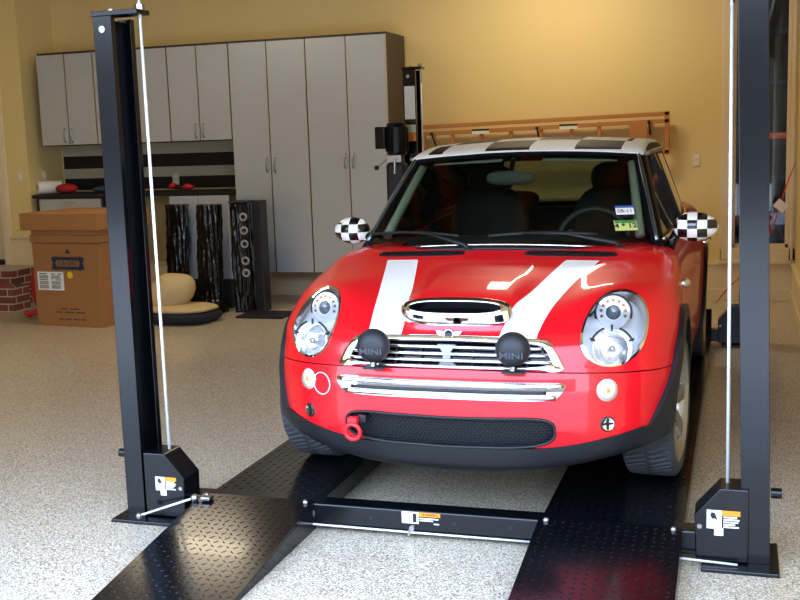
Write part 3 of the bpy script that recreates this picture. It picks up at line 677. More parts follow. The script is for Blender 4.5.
def g_s(P): return np.abs(P[..., 0])-(wbx(P[..., 1])-(P[..., 2]-.89)*.36)
def g_t(P): return P[..., 2]-(zr(P[..., 1])-.028*(P[..., 0]/.58)**2)
def g_r(P):
    x, y, z = P[..., 0], P[..., 1], P[..., 2]; return y-(3.47-(z-.93)*.50-.12*(x/.62)**2)
def f_green(P):
    return smax(smax(smax(g_w(P), g_s(P), .045), g_t(P), .035), g_r(P), .05)
def gradn(f, P, e=1e-3):
    G = np.stack([f(P+np.eye(3)[i]*e)-f(P-np.eye(3)[i]*e) for i in range(3)], -1)
    return G/np.maximum(np.linalg.norm(G, axis=-1, keepdims=True), 1e-9)
def wrap_grid(f, lo, hi, axes_pts, core, reach=2.2):
    # box-shaped grid shrunk onto f=0 by bisection; returns verts and triangles
    V = []; T = []; X, Y, Z = axes_pts
    def face(A, B, fn):
        o = sum(len(v) for v in V); a, b = np.meshgrid(A, B, indexing='ij'); V.append(fn(a.ravel(), b.ravel()))
        n, m = len(A), len(B); i, j = np.meshgrid(np.arange(n-1), np.arange(m-1), indexing='ij'); q = (o+i*m+j).ravel()
        T.append(np.stack([q, q+m, q+m+1], 1)); T.append(np.stack([q, q+m+1, q+1], 1))
    full = lambda v, s: np.full_like(s, v)
    face(X, Z, lambda a, b: np.stack([a, full(lo[1], a), b], 1)); face(X, Z, lambda a, b: np.stack([a, full(hi[1], a), b], 1))
    face(X, Y, lambda a, b: np.stack([a, b, full(hi[2], a)], 1)); face(X, Y, lambda a, b: np.stack([a, b, full(lo[2], a)], 1))
    for s in (lo[0], hi[0]): face(Y, Z, lambda a, b: np.stack([full(s, a), a, b], 1))
    V = np.concatenate(V); T = np.concatenate(T)
    V, inv = np.unique(np.round(V, 6), axis=0, return_inverse=True); T = inv.ravel()[T]
    C = np.stack([np.zeros(len(V)), np.clip(V[:, 1], core[0], core[1]), np.full(len(V), core[2])], 1)
    D = V-C; a = np.zeros(len(V)); b = np.full(len(V), reach)
    for _ in range(44):
        m = (a+b)/2; s = f(C+D*m[:, None]) < 0; a = np.where(s, m, a); b = np.where(s, b, m)
    return C+D*((a+b)/2)[:, None], T
def lins(*seg):
    out = [np.array([seg[0]])]
    for i in range(1, len(seg)-1, 2):
        a = out[-1][-1]; n = max(1, int(round(abs(seg[i]-a)/seg[i+1]))); out.append(np.linspace(a, seg[i], n+1)[1:])
    return np.concatenate(out)
Xs = lins(-.90, .90, .013)
BV, BT = wrap_grid(f_body, (-.90, -.12, .10), (.90, 3.80, 1.05), (Xs, lins(-.12, 1.25, .014, 2.6, .05, 3.80, .03, 0)[:], lins(.10, 1.05, .011)), (.85, 2.9, .48))
GV, GT = wrap_grid(f_green, (-.75, .85, .80), (.75, 3.6, 1.45), (lins(-.75, .75, .02), lins(.85, 3.6, .03), lins(.80, 1.45, .015)), (1.75, 2.7, .80), 2.0)
def clip(V, T, g):
    # keep the part of the triangle mesh where g > 0
    G = g(V) if callable(g) else g
    G = np.where(np.abs(G) < 1e-7, 1e-7, G)
    s = G[T] > 0; n = s.sum(1); keep = T[n == 3]; newV = []; cache = {}; out = []
    def cut(i, j):
        k = (i, j) if i < j else (j, i)
        if k not in cache:
            t = G[k[0]]/(G[k[0]]-G[k[1]]); cache[k] = len(V)+len(newV); newV.append(V[k[0]]+(V[k[1]]-V[k[0]])*t)
        return cache[k]
    for idx in np.nonzero((n == 1) | (n == 2))[0]:
        a, b, c = T[idx]; sa, sb, sc_ = s[idx]
        if n[idx] == 1:
            if sb: a, b, c = b, c, a
            elif sc_: a, b, c = c, a, b
            out.append((a, cut(a, b), cut(a, c)))
        else:
            if not sb: a, b, c = b, c, a
            elif not sc_: a, b, c = c, a, b
            p, q = cut(a, b), cut(a, c); out.append((p, b, c)); out.append((p, c, q))
    V2 = np.concatenate([V, np.array(newV)]) if newV else V
    T2 = np.concatenate([keep, np.array(out, int).reshape(-1, 3)])
    u, inv = np.unique(T2, return_inverse=True)
    return V2[u], inv.reshape(T2.shape)
def shell(name, V, T, f, m, parent, off=0.0, thick=.012, mats=None):
    N = gradn(f, V)
    # orient outward
    fn = np.cross(V[T[:, 1]]-V[T[:, 0]], V[T[:, 2]]-V[T[:, 0]]); fl = (fn*N[T[:, 0]]).sum(1) < 0; T = T.copy(); T[fl] = T[fl][:, ::-1]
    V0 = V+N*off; nV = len(V)
    E = {}
    for t in T:
        for i in range(3):
            a, b = int(t[i]), int(t[(i+1) % 3]); E[(a, b)] = E.get((a, b), 0)+1
    be = [(a, b) for (a, b) in E if (b, a) not in E]
    vs = [V0]; nn = [N]; faces = [tuple(int(i) for i in t) for t in T]
    if thick and be:
        bi = sorted({i for e in be for i in e}); mp = {v: k for k, v in enumerate(bi)}; k = len(bi)
        vs += [V0[bi], V0[bi]-N[bi]*thick]
        faces += [(nV+mp[b], nV+mp[a], nV+k+mp[a], nV+k+mp[b]) for a, b in be]
    Vall = np.concatenate(vs)
    me = bpy.data.meshes.new(name); me.from_pydata(Vall.tolist(), [], faces); me.update()
    me.polygons.foreach_set('use_smooth', [True]*len(me.polygons))
    nt = len(T); ln = np.zeros((len(me.loops), 3)); vi = np.zeros(len(me.loops), int); me.loops.foreach_get('vertex_index', vi)
    pn = np.zeros(len(me.polygons)*3); me.polygons.foreach_get('normal', pn); pn = pn.reshape(-1, 3)
    ls = np.zeros(len(me.polygons), int); lt = np.zeros(len(me.polygons), int); me.polygons.foreach_get('loop_start', ls); me.polygons.foreach_get('loop_total', lt)
    poly = np.repeat(np.arange(len(me.polygons)), lt)
    isout = poly < nt; ln[isout] = N[vi[isout]]; ln[~isout] = pn[poly[~isout]]
    me.normals_split_custom_set([tuple(v) for v in ln])
    o = bpy.data.objects.new(name, me); COL.objects.link(o)
    for mm in (m if isinstance(m, list) else [m]): me.materials.append(mm)
    o.parent = parent; return o
AF, AR, AZ = .69, 3.157, .28
def arch(P, r):     # > 0 outside both wheel arches' radius r
    y, z = P[:, 1], P[:, 2]
    return np.minimum(np.hypot(y-AF, z-AZ), np.hypot(y-AR, z-AZ))-r
def seam_z(P): return .537-.030*(np.abs(P[:, 0])/.8)**2
def AND(*g): 
    def h(P): return np.minimum.reduce([q(P) for q in g])
    return h
def OR(*g):
    def h(P): return np.maximum.reduce([q(P) for q in g])
    return h
def NOT(g): return lambda P: -g(P)
def sellipse(cx, cz, rx, rz, tilt=0, n=2):
    def h(P):
        out = None
        for s in (-1, 1):
            dx = P[:, 0]*s-cx; dz = P[:, 2]-cz; c, q = math.cos(tilt), math.sin(tilt)
            u = (dx*c+dz*q)/rx; w = (-dx*q+dz*c)/rz
            e = (1-(np.abs(u)**n+np.abs(w)**n)**(1/n))*min(rx, rz); out = e if out is None else np.maximum(out, e)
        return np.minimum(out, (.8-P[:, 1]))
    return h
car = thing('car', 'small red hatchback with white bonnet stripes parked on the lift runways', 'car', (.088, -.678, .112), -.006)
HL = (.597, .662, .110, .117, R(-8))
headl = sellipse(*HL, n=2.15)
headl_hole = sellipse(HL[0], HL[1], HL[2]+.003, HL[3]+.003, HL[4], n=2.15)
def front_only(P): return .6-P[:, 1]
def grille_fn(grow=0):
    def h(P):
        a = np.abs(P[:, 0]); z = P[:, 2]
        # edges: bottom, top, slanted rounded side
        bot = z-(.543-grow+.0*(a/.43)**2); top = (.640+grow-.014*(a/.36)**2)-z
        sd = ((.435+grow)-.88*np.maximum(z-.528, 0)**1.0*.85)-a
        r = .02
        q = -smax(smax(-bot, -top, r), -sd, .05)
        return np.minimum(q, .35-P[:, 1])
    return h
def lower_open(grow=0):
    def h(P):
        a = np.abs(P[:, 0])/(.402+grow); w = np.abs(P[:, 2]-(.302+.012*(P[:, 0]/.39)**2))/(.058+grow)
        e = (1-(a**9+w**3.2)**(1/5))*.06; return np.minimum(np.minimum(e, .4-P[:, 1]), .07-np.abs(P[:, 2]-.302)+grow)
    return h
def chin(P):   # > 0 in the black lower valance
    a = np.abs(P[:, 0]); return np.where(P[:, 1] < 1.0, (.247+.062*np.clip((a-.30)/.40, 0, 1)**1.6), np.where(P[:, 1] < 2.9, .235, .25))-P[:, 2]
def ring(P): return np.minimum(.405+.09*np.clip((.50-P[:, 2])/.22, 0, 1)**1.3-np.minimum(np.hypot(P[:, 1]-AF, P[:, 2]-AZ), np.hypot(P[:, 1]-AR, P[:, 2]-AZ)), np.abs(P[:, 0])-.62)
def flare(P):
    t = np.clip((np.abs(P[:, 0])-.66)/.10, 0, 1)*np.clip((P[:, 2]-.16)/.15, 0, 1); return (.006+.014*t*t*(3-2*t))[:, None]
trim_fn = OR(chin, ring)
archf = lambda P: np.maximum(arch(P, .350), .60-np.abs(P[:, 0]))
def side(P): return np.abs(P[:, 0])-.60
G = .0022
def gap(d): return lambda P: d(P)-G
s_front = lambda P: 1.02+0*P[:, 0]-P[:, 1]                      # bonnet rear edge
belt_cut = lambda P: -f_green(P)-.0                             # > 0 inside the greenhouse
cowl = lambda P: (.86+ .16*(np.abs(P[:, 0])/.7)**2)-P[:, 1]
# bumper
bp_fn = AND(lambda P: seam_z(P)-P[:, 2]-G, lambda P: .42-P[:, 1]-G, NOT(trim_fn), archf, NOT(lower_open()))
V, T = clip(BV, BT, lambda P: np.minimum(.9-P[:, 1], .62-P[:, 2])); V, T = clip(V, T, bp_fn)
bumper = shell('front_bumper', V, T, f_body, M_red, car)
# lower trim : chin and wheel arch lips, sills
V, T = clip(BV, BT, AND(trim_fn, archf, NOT(lower_open(.0)))); trimo = shell('lower_body_trim', V, T, f_body, M_plast, car, flare(V), .045)
# bonnet (clamshell)
def mouth(P): return np.where(P[:, 2] > .6, (1-((np.abs(P[:, 0])/.17)**3+(np.abs(P[:, 1]-.20)/.042)**3)**(1/3))*.05, -1)
hood_fn = AND(lambda P: P[:, 2]-seam_z(P)-G, NOT(trim_fn), archf, NOT(headl_hole), NOT(grille_fn(.0)), NOT(mouth),
              lambda P: 1.02-.0*P[:, 0]-P[:, 1]-G, OR(lambda P: .70-P[:, 1], lambda P: P[:, 2]-.745-.0*P[:, 1]))
BVf, BTf = clip(BV, BT, lambda P: 1.30-P[:, 1])
V, T = clip(BVf, BTf, hood_fn); hood = shell('bonnet', V, T, f_body, M_red, car)
# front wings behind the arch, doors, rear body
wing = AND(lambda P: P[:, 1]-.70+G*.5, lambda P: 1.12-P[:, 1]-G, OR(AND(lambda P: .745-P[:, 2]-G, lambda P: .2+P[:, 1]), lambda P: P[:, 1]-1.02-G), side, NOT(trim_fn), archf, lambda P: .885-P[:, 2])
for s in (-1, 1):
    V, T = clip(BVf, BTf, AND(wing, lambda P: P[:, 0]*s)); shell('front_wing', V, T, f_body, M_red, car)
    dfn = AND(lambda P: P[:, 1]-1.12-G, lambda P: 2.30-P[:, 1]-G, lambda P: P[:, 0]*s-.5, NOT(trim_fn), lambda P: .895-P[:, 2])
    V, T = clip(BV, BT, dfn); door = shell('door', V, T, f_body, M_red, car)
    MB().tube([(s*.835, 2.08, .80), (s*.865, 2.10, .802), (s*.865, 2.22, .804), (s*.835, 2.24, .804)], .012, 10).build('handle', M_chrome, door, smooth=True)
V, T = clip(BV, BT, AND(lambda P: P[:, 1]-2.30-G, NOT(trim_fn), archf, lambda P: np.maximum(f_green(P)+.03, .80-P[:, 2]))); rearb = shell('rear_body', V, T, f_body, M_red, car)
V, T = clip(BV, BT, AND(lambda P: P[:, 2]-.86, belt_cut, lambda P: P[:, 1]-1.02)) 
# cowl / shoulder strip filling between panels (painted body)
V, T = clip(BV, BT, AND(lambda P: P[:, 1]-1.02, lambda P: 2.30-P[:, 1], lambda P: P[:, 2]-.87, lambda P: f_green(P)+.03)); shell('shoulder_line', V, T, f_body, M_red, car, -.003)
# dark inner body so gaps read black
V, T = clip(BV, BT, AND(lambda P: 1.2-P[:, 2], lambda P: np.maximum(arch(P, .36), .55-np.abs(P[:, 0])), NOT(sellipse(HL[0], HL[1], HL[2]+.02, HL[3]+.02, HL[4]))))
V, T = clip(V, T, lambda P: np.maximum(np.maximum(f_green(P)+.05, 1.05-P[:, 1]), .80-P[:, 2])); shell('inner_body', V, T, f_body, M_blackm, car, -.035, 0)
MB().box(-.60, .60, .35, 3.4, .20, .24).box(-.56, .56, .95, 1.0, .2, .84).build('floor_pan', M_blackm, car)
# helper: point on the front surface at (x, z) and on the top surface at (x, y)
def fpt(x, z, off=0):
    a, b = -.3, .9
    for _ in range(40):
        m = (a+b)/2
        if f_body(np.array([[x, m, z]]))[0] > 0: a = m
        else: b = m
    p = np.array([x, b, z]); n = gradn(f_body, p[None])[0]; return p+n*off, n
def tpt(x, y, off=0):
    a, b = .5, 1.2
    for _ in range(40):
        m = (a+b)/2
        if f_body(np.array([[x, y, m]]))[0] < 0: a = m
        else: b = m
    p = np.array([x, y, a]); n = gradn(f_body, p[None])[0]; return p+n*off, n
def front_strip(name, m, parent, path, w, off, prof=None, n=12, sub=0, closed=False):
    # rounded bar along a path of (x, z) on the front surface; w = half width across, off = half depth
    pts = [fpt(x, z, off*.3)[0] for x, z in path]
    mb = MB(); N = len(pts); vs = []; K = n
    for i in range(N):
        p = Vector(pts[i]); t = Vector(pts[(i+1) % N] if closed else pts[min(i+1, N-1)])-Vector(pts[i-1] if (closed or i) else pts[0]); t.normalize()
        nn = Vector(fpt(*path[i])[1]); b = t.cross(nn).normalized(); nn = b.cross(t)
        ww = w[i] if hasattr(w, '__len__') else w
        for k in range(K):
            a = 2*math.pi*k/K; c, s_ = math.cos(a), math.sin(a)
            vs.append(p+b*(math.copysign(abs(c)**.6, c)*ww)+nn*(math.copysign(abs(s_)**.8, s_)*off))
    fs = [(i*K+k, i*K+(k+1) % K, ((i+1) % N)*K+(k+1) % K, ((i+1) % N)*K+k) for i in range(N if closed else N-1) for k in range(K)]
    if not closed: fs += [tuple(range(K)), tuple(range((N-1)*K, N*K))]
    return mb.add(vs, fs).build(name, m, parent, smooth=True)
def arcpts(f, n): return [f(i/(n-1)) for i in range(n)]
# --- bonnet stripes (white film following the bonnet)
def stripe_c(y): return .259+.165*np.clip((y-.1)/.8, 0, 1)**1.2
BH, TH = clip(BVf, BTf, hood_fn)
for s in (-1, 1):
    fn = lambda P: np.minimum(np.minimum(.068+.004*np.clip(P[:, 1], 0, 1)-np.abs(P[:, 0]*s-stripe_c(P[:, 1])), P[:, 2]-.60), .80-P[:, 1])
    V, T = clip(BH, TH, fn); shell('stripe', V, T, f_body, M_white, hood, .0012, 0)
# --- bonnet vents at the cowl
for s in (-1, 1):
    fn = lambda P: (1-((np.abs(P[:, 0]*s-.335)/.20)**4+(np.abs(P[:, 1]-(.875+.0*P[:, 0]))/.030)**4)**.25)*.03+np.where(P[:, 2] > .7, 0, -1)
    V, T = clip(BVf, BTf, fn); ve = shell('bonnet_vent', V, T, f_body, M_blackm, hood, .003, .004)
    mb = MB()
    for k in range(30):
        x = s*(.15+k*.0128)
        p, n = tpt(x, .875, .004); mb.box(x-.002, x+.002, .852, .898, p[2]-.002, p[2]+.003, rx=.22)
    mb.build('vent_ribs', M_plast, ve)
# --- scoop: raised chrome surround, dark mouth
ring_o, ring_i = [], []
def scoop_path(rx, rv, n=48, cy=.17, cz=.72, e=3.0):
    out = []
    for k in range(n):
        a = 2*math.pi*k/n; c, s_ = math.cos(a), math.sin(a)
        u = rx*math.copysign(abs(c)**(2/e), c); w = rv*math.copysign(abs(s_)**(2/2.4), s_)
        out.append((u, cy+w*.88, cz+w*.62))
    return out
ro_, rm_ = scoop_path(.216, .052, cz=.742, cy=.186), scoop_path(.206, .046, cz=.746, cy=.178)
n = 48; mb = MB(); rings = [scoop_path(.222, .058, cz=.712, cy=.196), ro_, rm_, scoop_path(.186, .036, cz=.742, cy=.175)]
mb.add([p for r_ in rings for p in r_], [(j*n+k, j*n+(k+1) % n, (j+1)*n+(k+1) % n, (j+1)*n+k) for j in range(3) for k in range(n)])
sco = mb.build('scoop_surround', M_chrome, hood, smooth=True)
MB().tube(scoop_path(.184, .033, cz=.743, cy=.175), .0045, 8, closed=True).build('scoop_rim', M_chrome, sco, smooth=True)
mb = MB(); a_, b_ = scoop_path(.184, .033, cz=.742, cy=.177), scoop_path(.165, .026, cz=.715, cy=.21)
mb.add(a_+b_, [(k, (k+1) % n, n+(k+1) % n, n+k) for k in range(n)]+[tuple(range(n, 2*n))]); mb.build('scoop_mouth', M_gloss, sco)
# --- winged badge
p, nrm = tpt(0, .086, .009)
bm2 = facing(p, Vector(nrm)*.6+Vector((0, -1, .1))); 
bd_ = MB(); 
def wingp(s): return [(s*.016, .008), (s*.028, .012), (s*.050, .014), (s*.042, .002), (s*.030, -.010), (s*.016, -.016)]
for s in (-1, 1):
    w_ = wingp(s); vs = [bm2 @ Vector((x, y, .000)) for x, y in w_]+[bm2 @ Vector((x, y, .004)) for x, y in w_]; k = len(w_)
    MB().add(vs, [tuple(range(k)), tuple(range(2*k-1, k-1, -1))]+[(i, (i+1) % k, k+(i+1) % k, k+i) for i in range(k)]).build('badge_wing', M_chrome, hood)

MB().lathe([(0, .007), (.014, .007), (.016, .006), (.019, .003), (.019, -.002)], bm2.translation, bm2.to_3x3() @ Vector((0, 0, 1)), 24).build('badge_disc', M_gloss, hood, smooth=True)
MB().tube([bm2 @ Vector((.0175*math.cos(a), .0175*math.sin(a), .006)) for a in np.linspace(0, 2*math.pi, 24, endpoint=False)], .0022, 6, closed=True).build('badge_ring', M_chrome, hood, smooth=True)
# --- radiator grille
grl = thing('g', '', ''); bpy.data.objects.remove(grl)
V, T = clip(BVf, BTf, grille_fn(-.004)); grille = shell('grille', V, T, f_body, M_gloss, car, -.022, .01)
def gside(z): return .435-.748*max(z-.528, 0)
def gpath(z_end_off=0, n=34):
    # closed outline of the opening
    out = []
    zb = lambda x: .543; ztp = lambda x: .640-.010*(x/.36)**2
    for x in np.linspace(-.415, .415, n): out.append((x, zb(x)))
    for t in np.linspace(0, 1, 9)[1:]:
        z = .525+t*(.627-.525); out.append((gside(z)-.012*math.cos(t*math.pi/2)**4+.004, z))
    for x in np.linspace(.335, -.335, n): out.append((x, ztp(x)))
    for t in np.linspace(1, 0, 9)[:-1]:
        z = .525+t*(.627-.525); out.append((-(gside(z)-.012*math.cos(t*math.pi/2)**4+.004), z))
    return out
gp = gpath()
wd = []
for (x, z) in gp:
    top_ = max(0, min(1, (z-.60)/.02)); sd_ = max(0, min(1, (abs(x)-.35)/.04))
    wd.append(.006+.008*top_+.012*sd_*(1 if z > .53 else .4))
front_strip('grille_surround', M_chrome, grille, gp, wd, .009, closed=True, n=14)
for z in (.566, .589, .612):
    xs_ = gside(z)-.02; front_strip('grille_bar', M_chrome, grille, [(x, z-.003*(x/.4)**2) for x in np.linspace(-xs_, xs_, 30)], .0062, .009)
mb = MB()
for x in (-.30, -.2, -.1, .1, .2, .30):
    for z in (.546, .571, .596): p, _ = fpt(x, z, -.016); mb.box(x-.002, x+.002, p[1]-.006, p[1]+.01, z-.012, z+.012)
mb.build('grille_ribs', M_blackm, grille)
mb = MB(); p, _ = fpt(0, .58, -.008)
mb.prism([(-.035, .624), (.035, .624), (.014, .595), (.014, .57), (.04, .54), (-.04, .54), (-.014, .57), (-.014, .595)], p[1]-.004, p[1]+.01, 1).build('grille_centre', mat('grey_bracket', (150, 152, 156), .4, .4), grille)
# --- chrome bumper strip
V, T = clip(BVf, BTf, lambda P: np.minimum(.5-P[:, 1], (1-((np.abs(P[:, 0])/(.402+.75*(P[:, 2]-.425)))**14+(np.abs(P[:, 2]-.464+.002*(P[:, 0]/.4)**2)/.034)**4)**.2)*.04))
st_ = shell('bumper_trim', V, T, f_body, M_chrome, bumper, .007, .01)
front_strip('trim_groove', M_blackm, st_, [(x, .460-.002*(x/.4)**2) for x in np.linspace(-.375, .375, 30)], .0075, .0085)
for zz, w_ in ((.484, .010), (.443, .010)): front_strip('trim_bar', M_chrome, st_, [(x, zz-.002*(x/.4)**2) for x in np.linspace(-.434 if zz > .46 else -.407, .434 if zz > .46 else .407, 30)], w_, .012)
# --- lower grille mesh
V, T = clip(BVf, BTf, lower_open(.01)); lg = shell('lower_grille', V, T, f_body, M_blackm, bumper, -.045, .01)
V, T = clip(BVf, BTf, lower_open(.002)); 
mb = MB(); nz_ = 11
for i in range(nz_):
    z = .250+i*.0105
    row = [fpt(x, z, -.018)[0] for x in np.linspace(-.395, .395, 24)]
    mb.tube(row, .0016, 4, cap=False)
for i in range(nz_-1):
    for k in range(46):
        x = -.375+k*.0163+(.008 if i % 2 else 0)
        if abs(x) > .385: continue
        z = .250+i*.0105; p = fpt(x, z+.005, -.018)[0]; mb.box(x-.0014, x+.0014, p[1]-.003, p[1]+.002, z, z+.0105)
mb.build('grille_mesh', M_plast, lg)
# frame lip around lower opening
lo_p = []
for k in range(72):
    a = 2*math.pi*k/72; c, s_ = math.cos(a), math.sin(a); x = .402*math.copysign(abs(c)**(2/7), c); lo_p.append((x, .302+.012*(x/.39)**2+.056*math.copysign(abs(s_)**(2/3), s_)))
front_strip('grille_lip', M_blackm, lg, lo_p, .005, .008, closed=True, n=8)
# --- tow ring
p, _ = fpt(-.386, .33, .0); 
tr = MB().tube([(-.360+.030*math.cos(a), p[1]-.055-.004*math.sin(a), .290+.030*math.sin(a)) for a in np.linspace(0, 2*math.pi, 28, endpoint=False)], .0085, 10, closed=True).build('tow_ring', M_redp, bumper, smooth=True)
MB().cyl((-.355, p[1]-.05, .325), (-.35, p[1]+.03, .335), .011).box(-.378, -.343, p[1]-.058, p[1]-.03, .318, .345).build('tow_ring_stem', M_redp, tr, smooth=False)
MB().box(-.342, -.315, p[1]-.03, p[1]+.02, .32, .35).build('tow_ring_bracket', M_blackm, tr, bevel=.004)
# --- round lamps in the bumper
M_orl = mat('turn_lens', (250, 205, 150), .08, coat=1)
for s in (-1, 1):
    for (x, z, r_, nm) in ((.583, .460, .042, 'turn_signal'), (.584, .334, .027, 'parking_sensor_lamp')):
        p, n_ = fpt(s*x, z, .0)
        if nm == 'turn_signal':
            o = MB().lathe([(0, .020), (r_*.5, .018), (r_*.86, .011), (r_, -.004)], p, n_, 36).build(nm, glass('turn_glass', (.98, .93, .85), .05) if 'turn_glass' not in MATS else MATS['turn_glass'], bumper, smooth=True)
            MB().lathe([(0, .001), (r_*.5, .002), (r_*.8, .005), (r_*.97, .0015)], p, n_, 28).build('reflector', M_lampw, o, smooth=True)
            MB().ball(tuple(Vector(p)+Vector(n_)*.003), .011, n=14, m=8).build('bulb', M_amber, o, smooth=True)
        else:
            o = MB().lathe([(r_*.86, .004), (r_, .003), (r_*1.12, -.002)], p, n_, 30).build('fog_lamp', M_blackm, bumper, smooth=True)
            MB().lathe([(0, .001), (r_*.6, .002), (r_*.88, .004)], p, n_, 30).build('reflector', M_chrome, o, smooth=True)
            a = facing(p, n_); MB().add([a @ Vector(v) for v in ((-.004, -r_*.8, .005), (.004, -r_*.8, .005), (.004, r_*.8, .005), (-.004, r_*.8, .005))], [(0, 1, 2, 3)]).add([a @ Vector(v) for v in ((-r_*.8, -.003, .005), (r_*.8, -.003, .005), (r_*.8, .003, .005), (-r_*.8, .003, .005))], [(0, 1, 2, 3)]).build('lamp_cross', M_blackm, o)
# thin white ring on the bumper beside the picture-left signal
p, n_ = fpt(-.515, .452, .002)
a = facing(p, n_)
MB().tube([a @ Vector((.043*math.cos(w), .043*math.sin(w), 0)) for w in np.linspace(0, 2*math.pi, 36, endpoint=False)], .0018, 6, closed=True).build('white_outline_ring', M_white, bumper, smooth=True)
# --- headlights
BHL, THL = clip(BVf, BTf, headl)
BHL2, THL2 = clip(BVf, BTf, sellipse(HL[0], HL[1], HL[2]+.004, HL[3]+.004, HL[4], n=2.15))
for s in (-1, 1):
    V, T = clip(BHL2, THL2, AND(lambda P: P[:, 0]*s, NOT(sellipse(HL[0], HL[1], HL[2]-.004, HL[3]-.004, HL[4], n=2.15))))
    hd = shell('headlight', V, T, f_body, M_chrome, car, .0025, .03)
    V, T = clip(BHL, THL, lambda P: P[:, 0]*s); shell('lens', V, T, f_body, M_clear, hd, .002, 0)
    # bowl: the lens outline drawn back into the wing and closed
    pts = []; K = 48
    c3, cn = fpt(s*HL[0], HL[1]); cn = Vector((s*.25, -.90, .35)).normalized()
    rings = []
    for q, (sc2, dp) in enumerate(((.985, -.004), (.96, -.03), (.88, -.055), (.6, -.072), (.0, -.078))):
        rr = []
        for k in range(K):
            a = 2*math.pi*k/K; c_, s_ = math.cos(a), math.sin(a)
            u = HL[2]*sc2*math.copysign(abs(c_)**(2/2.15), c_); w = HL[3]*sc2*math.copysign(abs(s_)**(2/2.15), s_)
            x = HL[0]+u*math.cos(HL[4])-w*math.sin(HL[4]); z = HL[1]+u*math.sin(HL[4])+w*math.cos(HL[4])
            P_ = Vector(fpt(s*x, z)[0]); rr.append(P_+cn*dp if q < 4 else Vector(c3)+cn*dp)
        rings += rr
    MB().add(rings, [(j*K+k, j*K+(k+1) % K, (j+1)*K+(k+1) % K, (j+1)*K+k) for j in range(4) for k in range(K)]).build('reflector', M_lampw, hd, smooth=True)
    ax = Vector((s*.12, -.97, .20)).normalized()
    # projector with a ring of holes (upper), flared dish (lower)
    pu_, _ = fpt(s*(HL[0]-.012), HL[1]+.055); pu_ = Vector(pu_)-ax*.030
    MB().lathe([(.060, -.01), (.064, .004), (.058, .010), (.036, .012), (.033, .02), (.028, .018)], pu_, ax, 40).build('projector_ring', M_lampw, hd, smooth=True)
    MB().lathe([(0, .026), (.012, .024), (.022, .018), (.028, .008)], pu_, ax, 32).build('projector_lens', mat('projector_glass', (120, 126, 130), .05, .3, 1), hd, smooth=True)
    ho = MB(); fr_ = facing(pu_, ax)
    for k in range(9):
        w = math.pi*(-.1+1.2*k/8); c_ = fr_ @ Vector((.046*math.cos(w), .046*math.sin(w), .0115)); ho.cyl(c_, c_+ax*.001, .0062, 12)
    ho.build('projector_holes', mat('bronze_shade', (120, 84, 50), .3, .5), hd)
    MB().tube([fr_ @ Vector((.068*math.cos(w), .068*math.sin(w), .002)) for w in np.linspace(R(-20), R(200), 30)], .004, 8).build('black_arc', M_blackm, hd, smooth=True)
    pl_, _ = fpt(s*(HL[0]-.002), HL[1]-.058); pl_ = Vector(pl_)-ax*.030
    MB().lathe([(0, -.02), (.02, -.018), (.045, -.008), (.066, .010), (.071, .012)], pl_, ax, 40).build('main_beam_dish', mat('bright_reflector', (246, 246, 246), .12, .75), hd, smooth=True)
    MB().lathe([(0, .008), (.012, .006), (.014, -.01), (.014, -.02)], pl_, ax, 20).build('main_beam_cap', M_steel, hd, smooth=True)
    fl_ = facing(pl_, ax); db = MB()
    for w in (R(25), R(155), R(90)): db.tube([fl_ @ Vector((.066*math.cos(w), .066*math.sin(w), .012)), fl_ @ Vector((.088*math.cos(w), .088*math.sin(w), .014))], .0045, 6)
    db.tube([fl_ @ Vector((.079*math.cos(w), .079*math.sin(w), .012)) for w in np.linspace(R(20), R(70), 10)], .0042, 6); db.tube([fl_ @ Vector((.079*math.cos(w), .079*math.sin(w), .012)) for w in np.linspace(R(110), R(160), 10)], .0042, 6); db.build('dark_bracket', M_blackm, hd)
# --- driving lamp covers
for x in (-.268, .262):
    p, _ = fpt(x, .61); c_ = Vector((x, p[1]-.075, .624)); ax = Vector((.05, -1, .06)).normalized()
    dl = MB().lathe([(0, .040), (.020, .0385), (.040, .032), (.055, .020), (.063, .004), (.064, -.008), (.058, -.022), (.045, -.035), (.02, -.045), (0, -.047)], c_, ax, 48).build('driving_lamp', M_blackm, car, smooth=True)
    fm = facing(c_+ax*.033, ax+Vector((0, 0, -.28)))
    text('cover_lettering', 'MINI', .034, mat('worn_grey_lettering', (66, 70, 76), .5), dl, facing(c_+ax*.0365+Vector((0, 0, -.018)), ax+Vector((0, 0, -.30))), .0035, bold=.0004, sx=1.25)
    MB().cyl(c_+Vector((0, .01, -.09)), c_+Vector((0, .01, -.045)), .008, 12).box(x-.04, x+.04, p[1]-.09, p[1]-.005, .536, .543).build('lamp_bracket', M_blackm, dl)
    MB().cyl(c_+Vector((.0, -.015, -.075)), c_+Vector((0, -.015, -.060)), .009, 6).build('bolt', M_steel, dl)
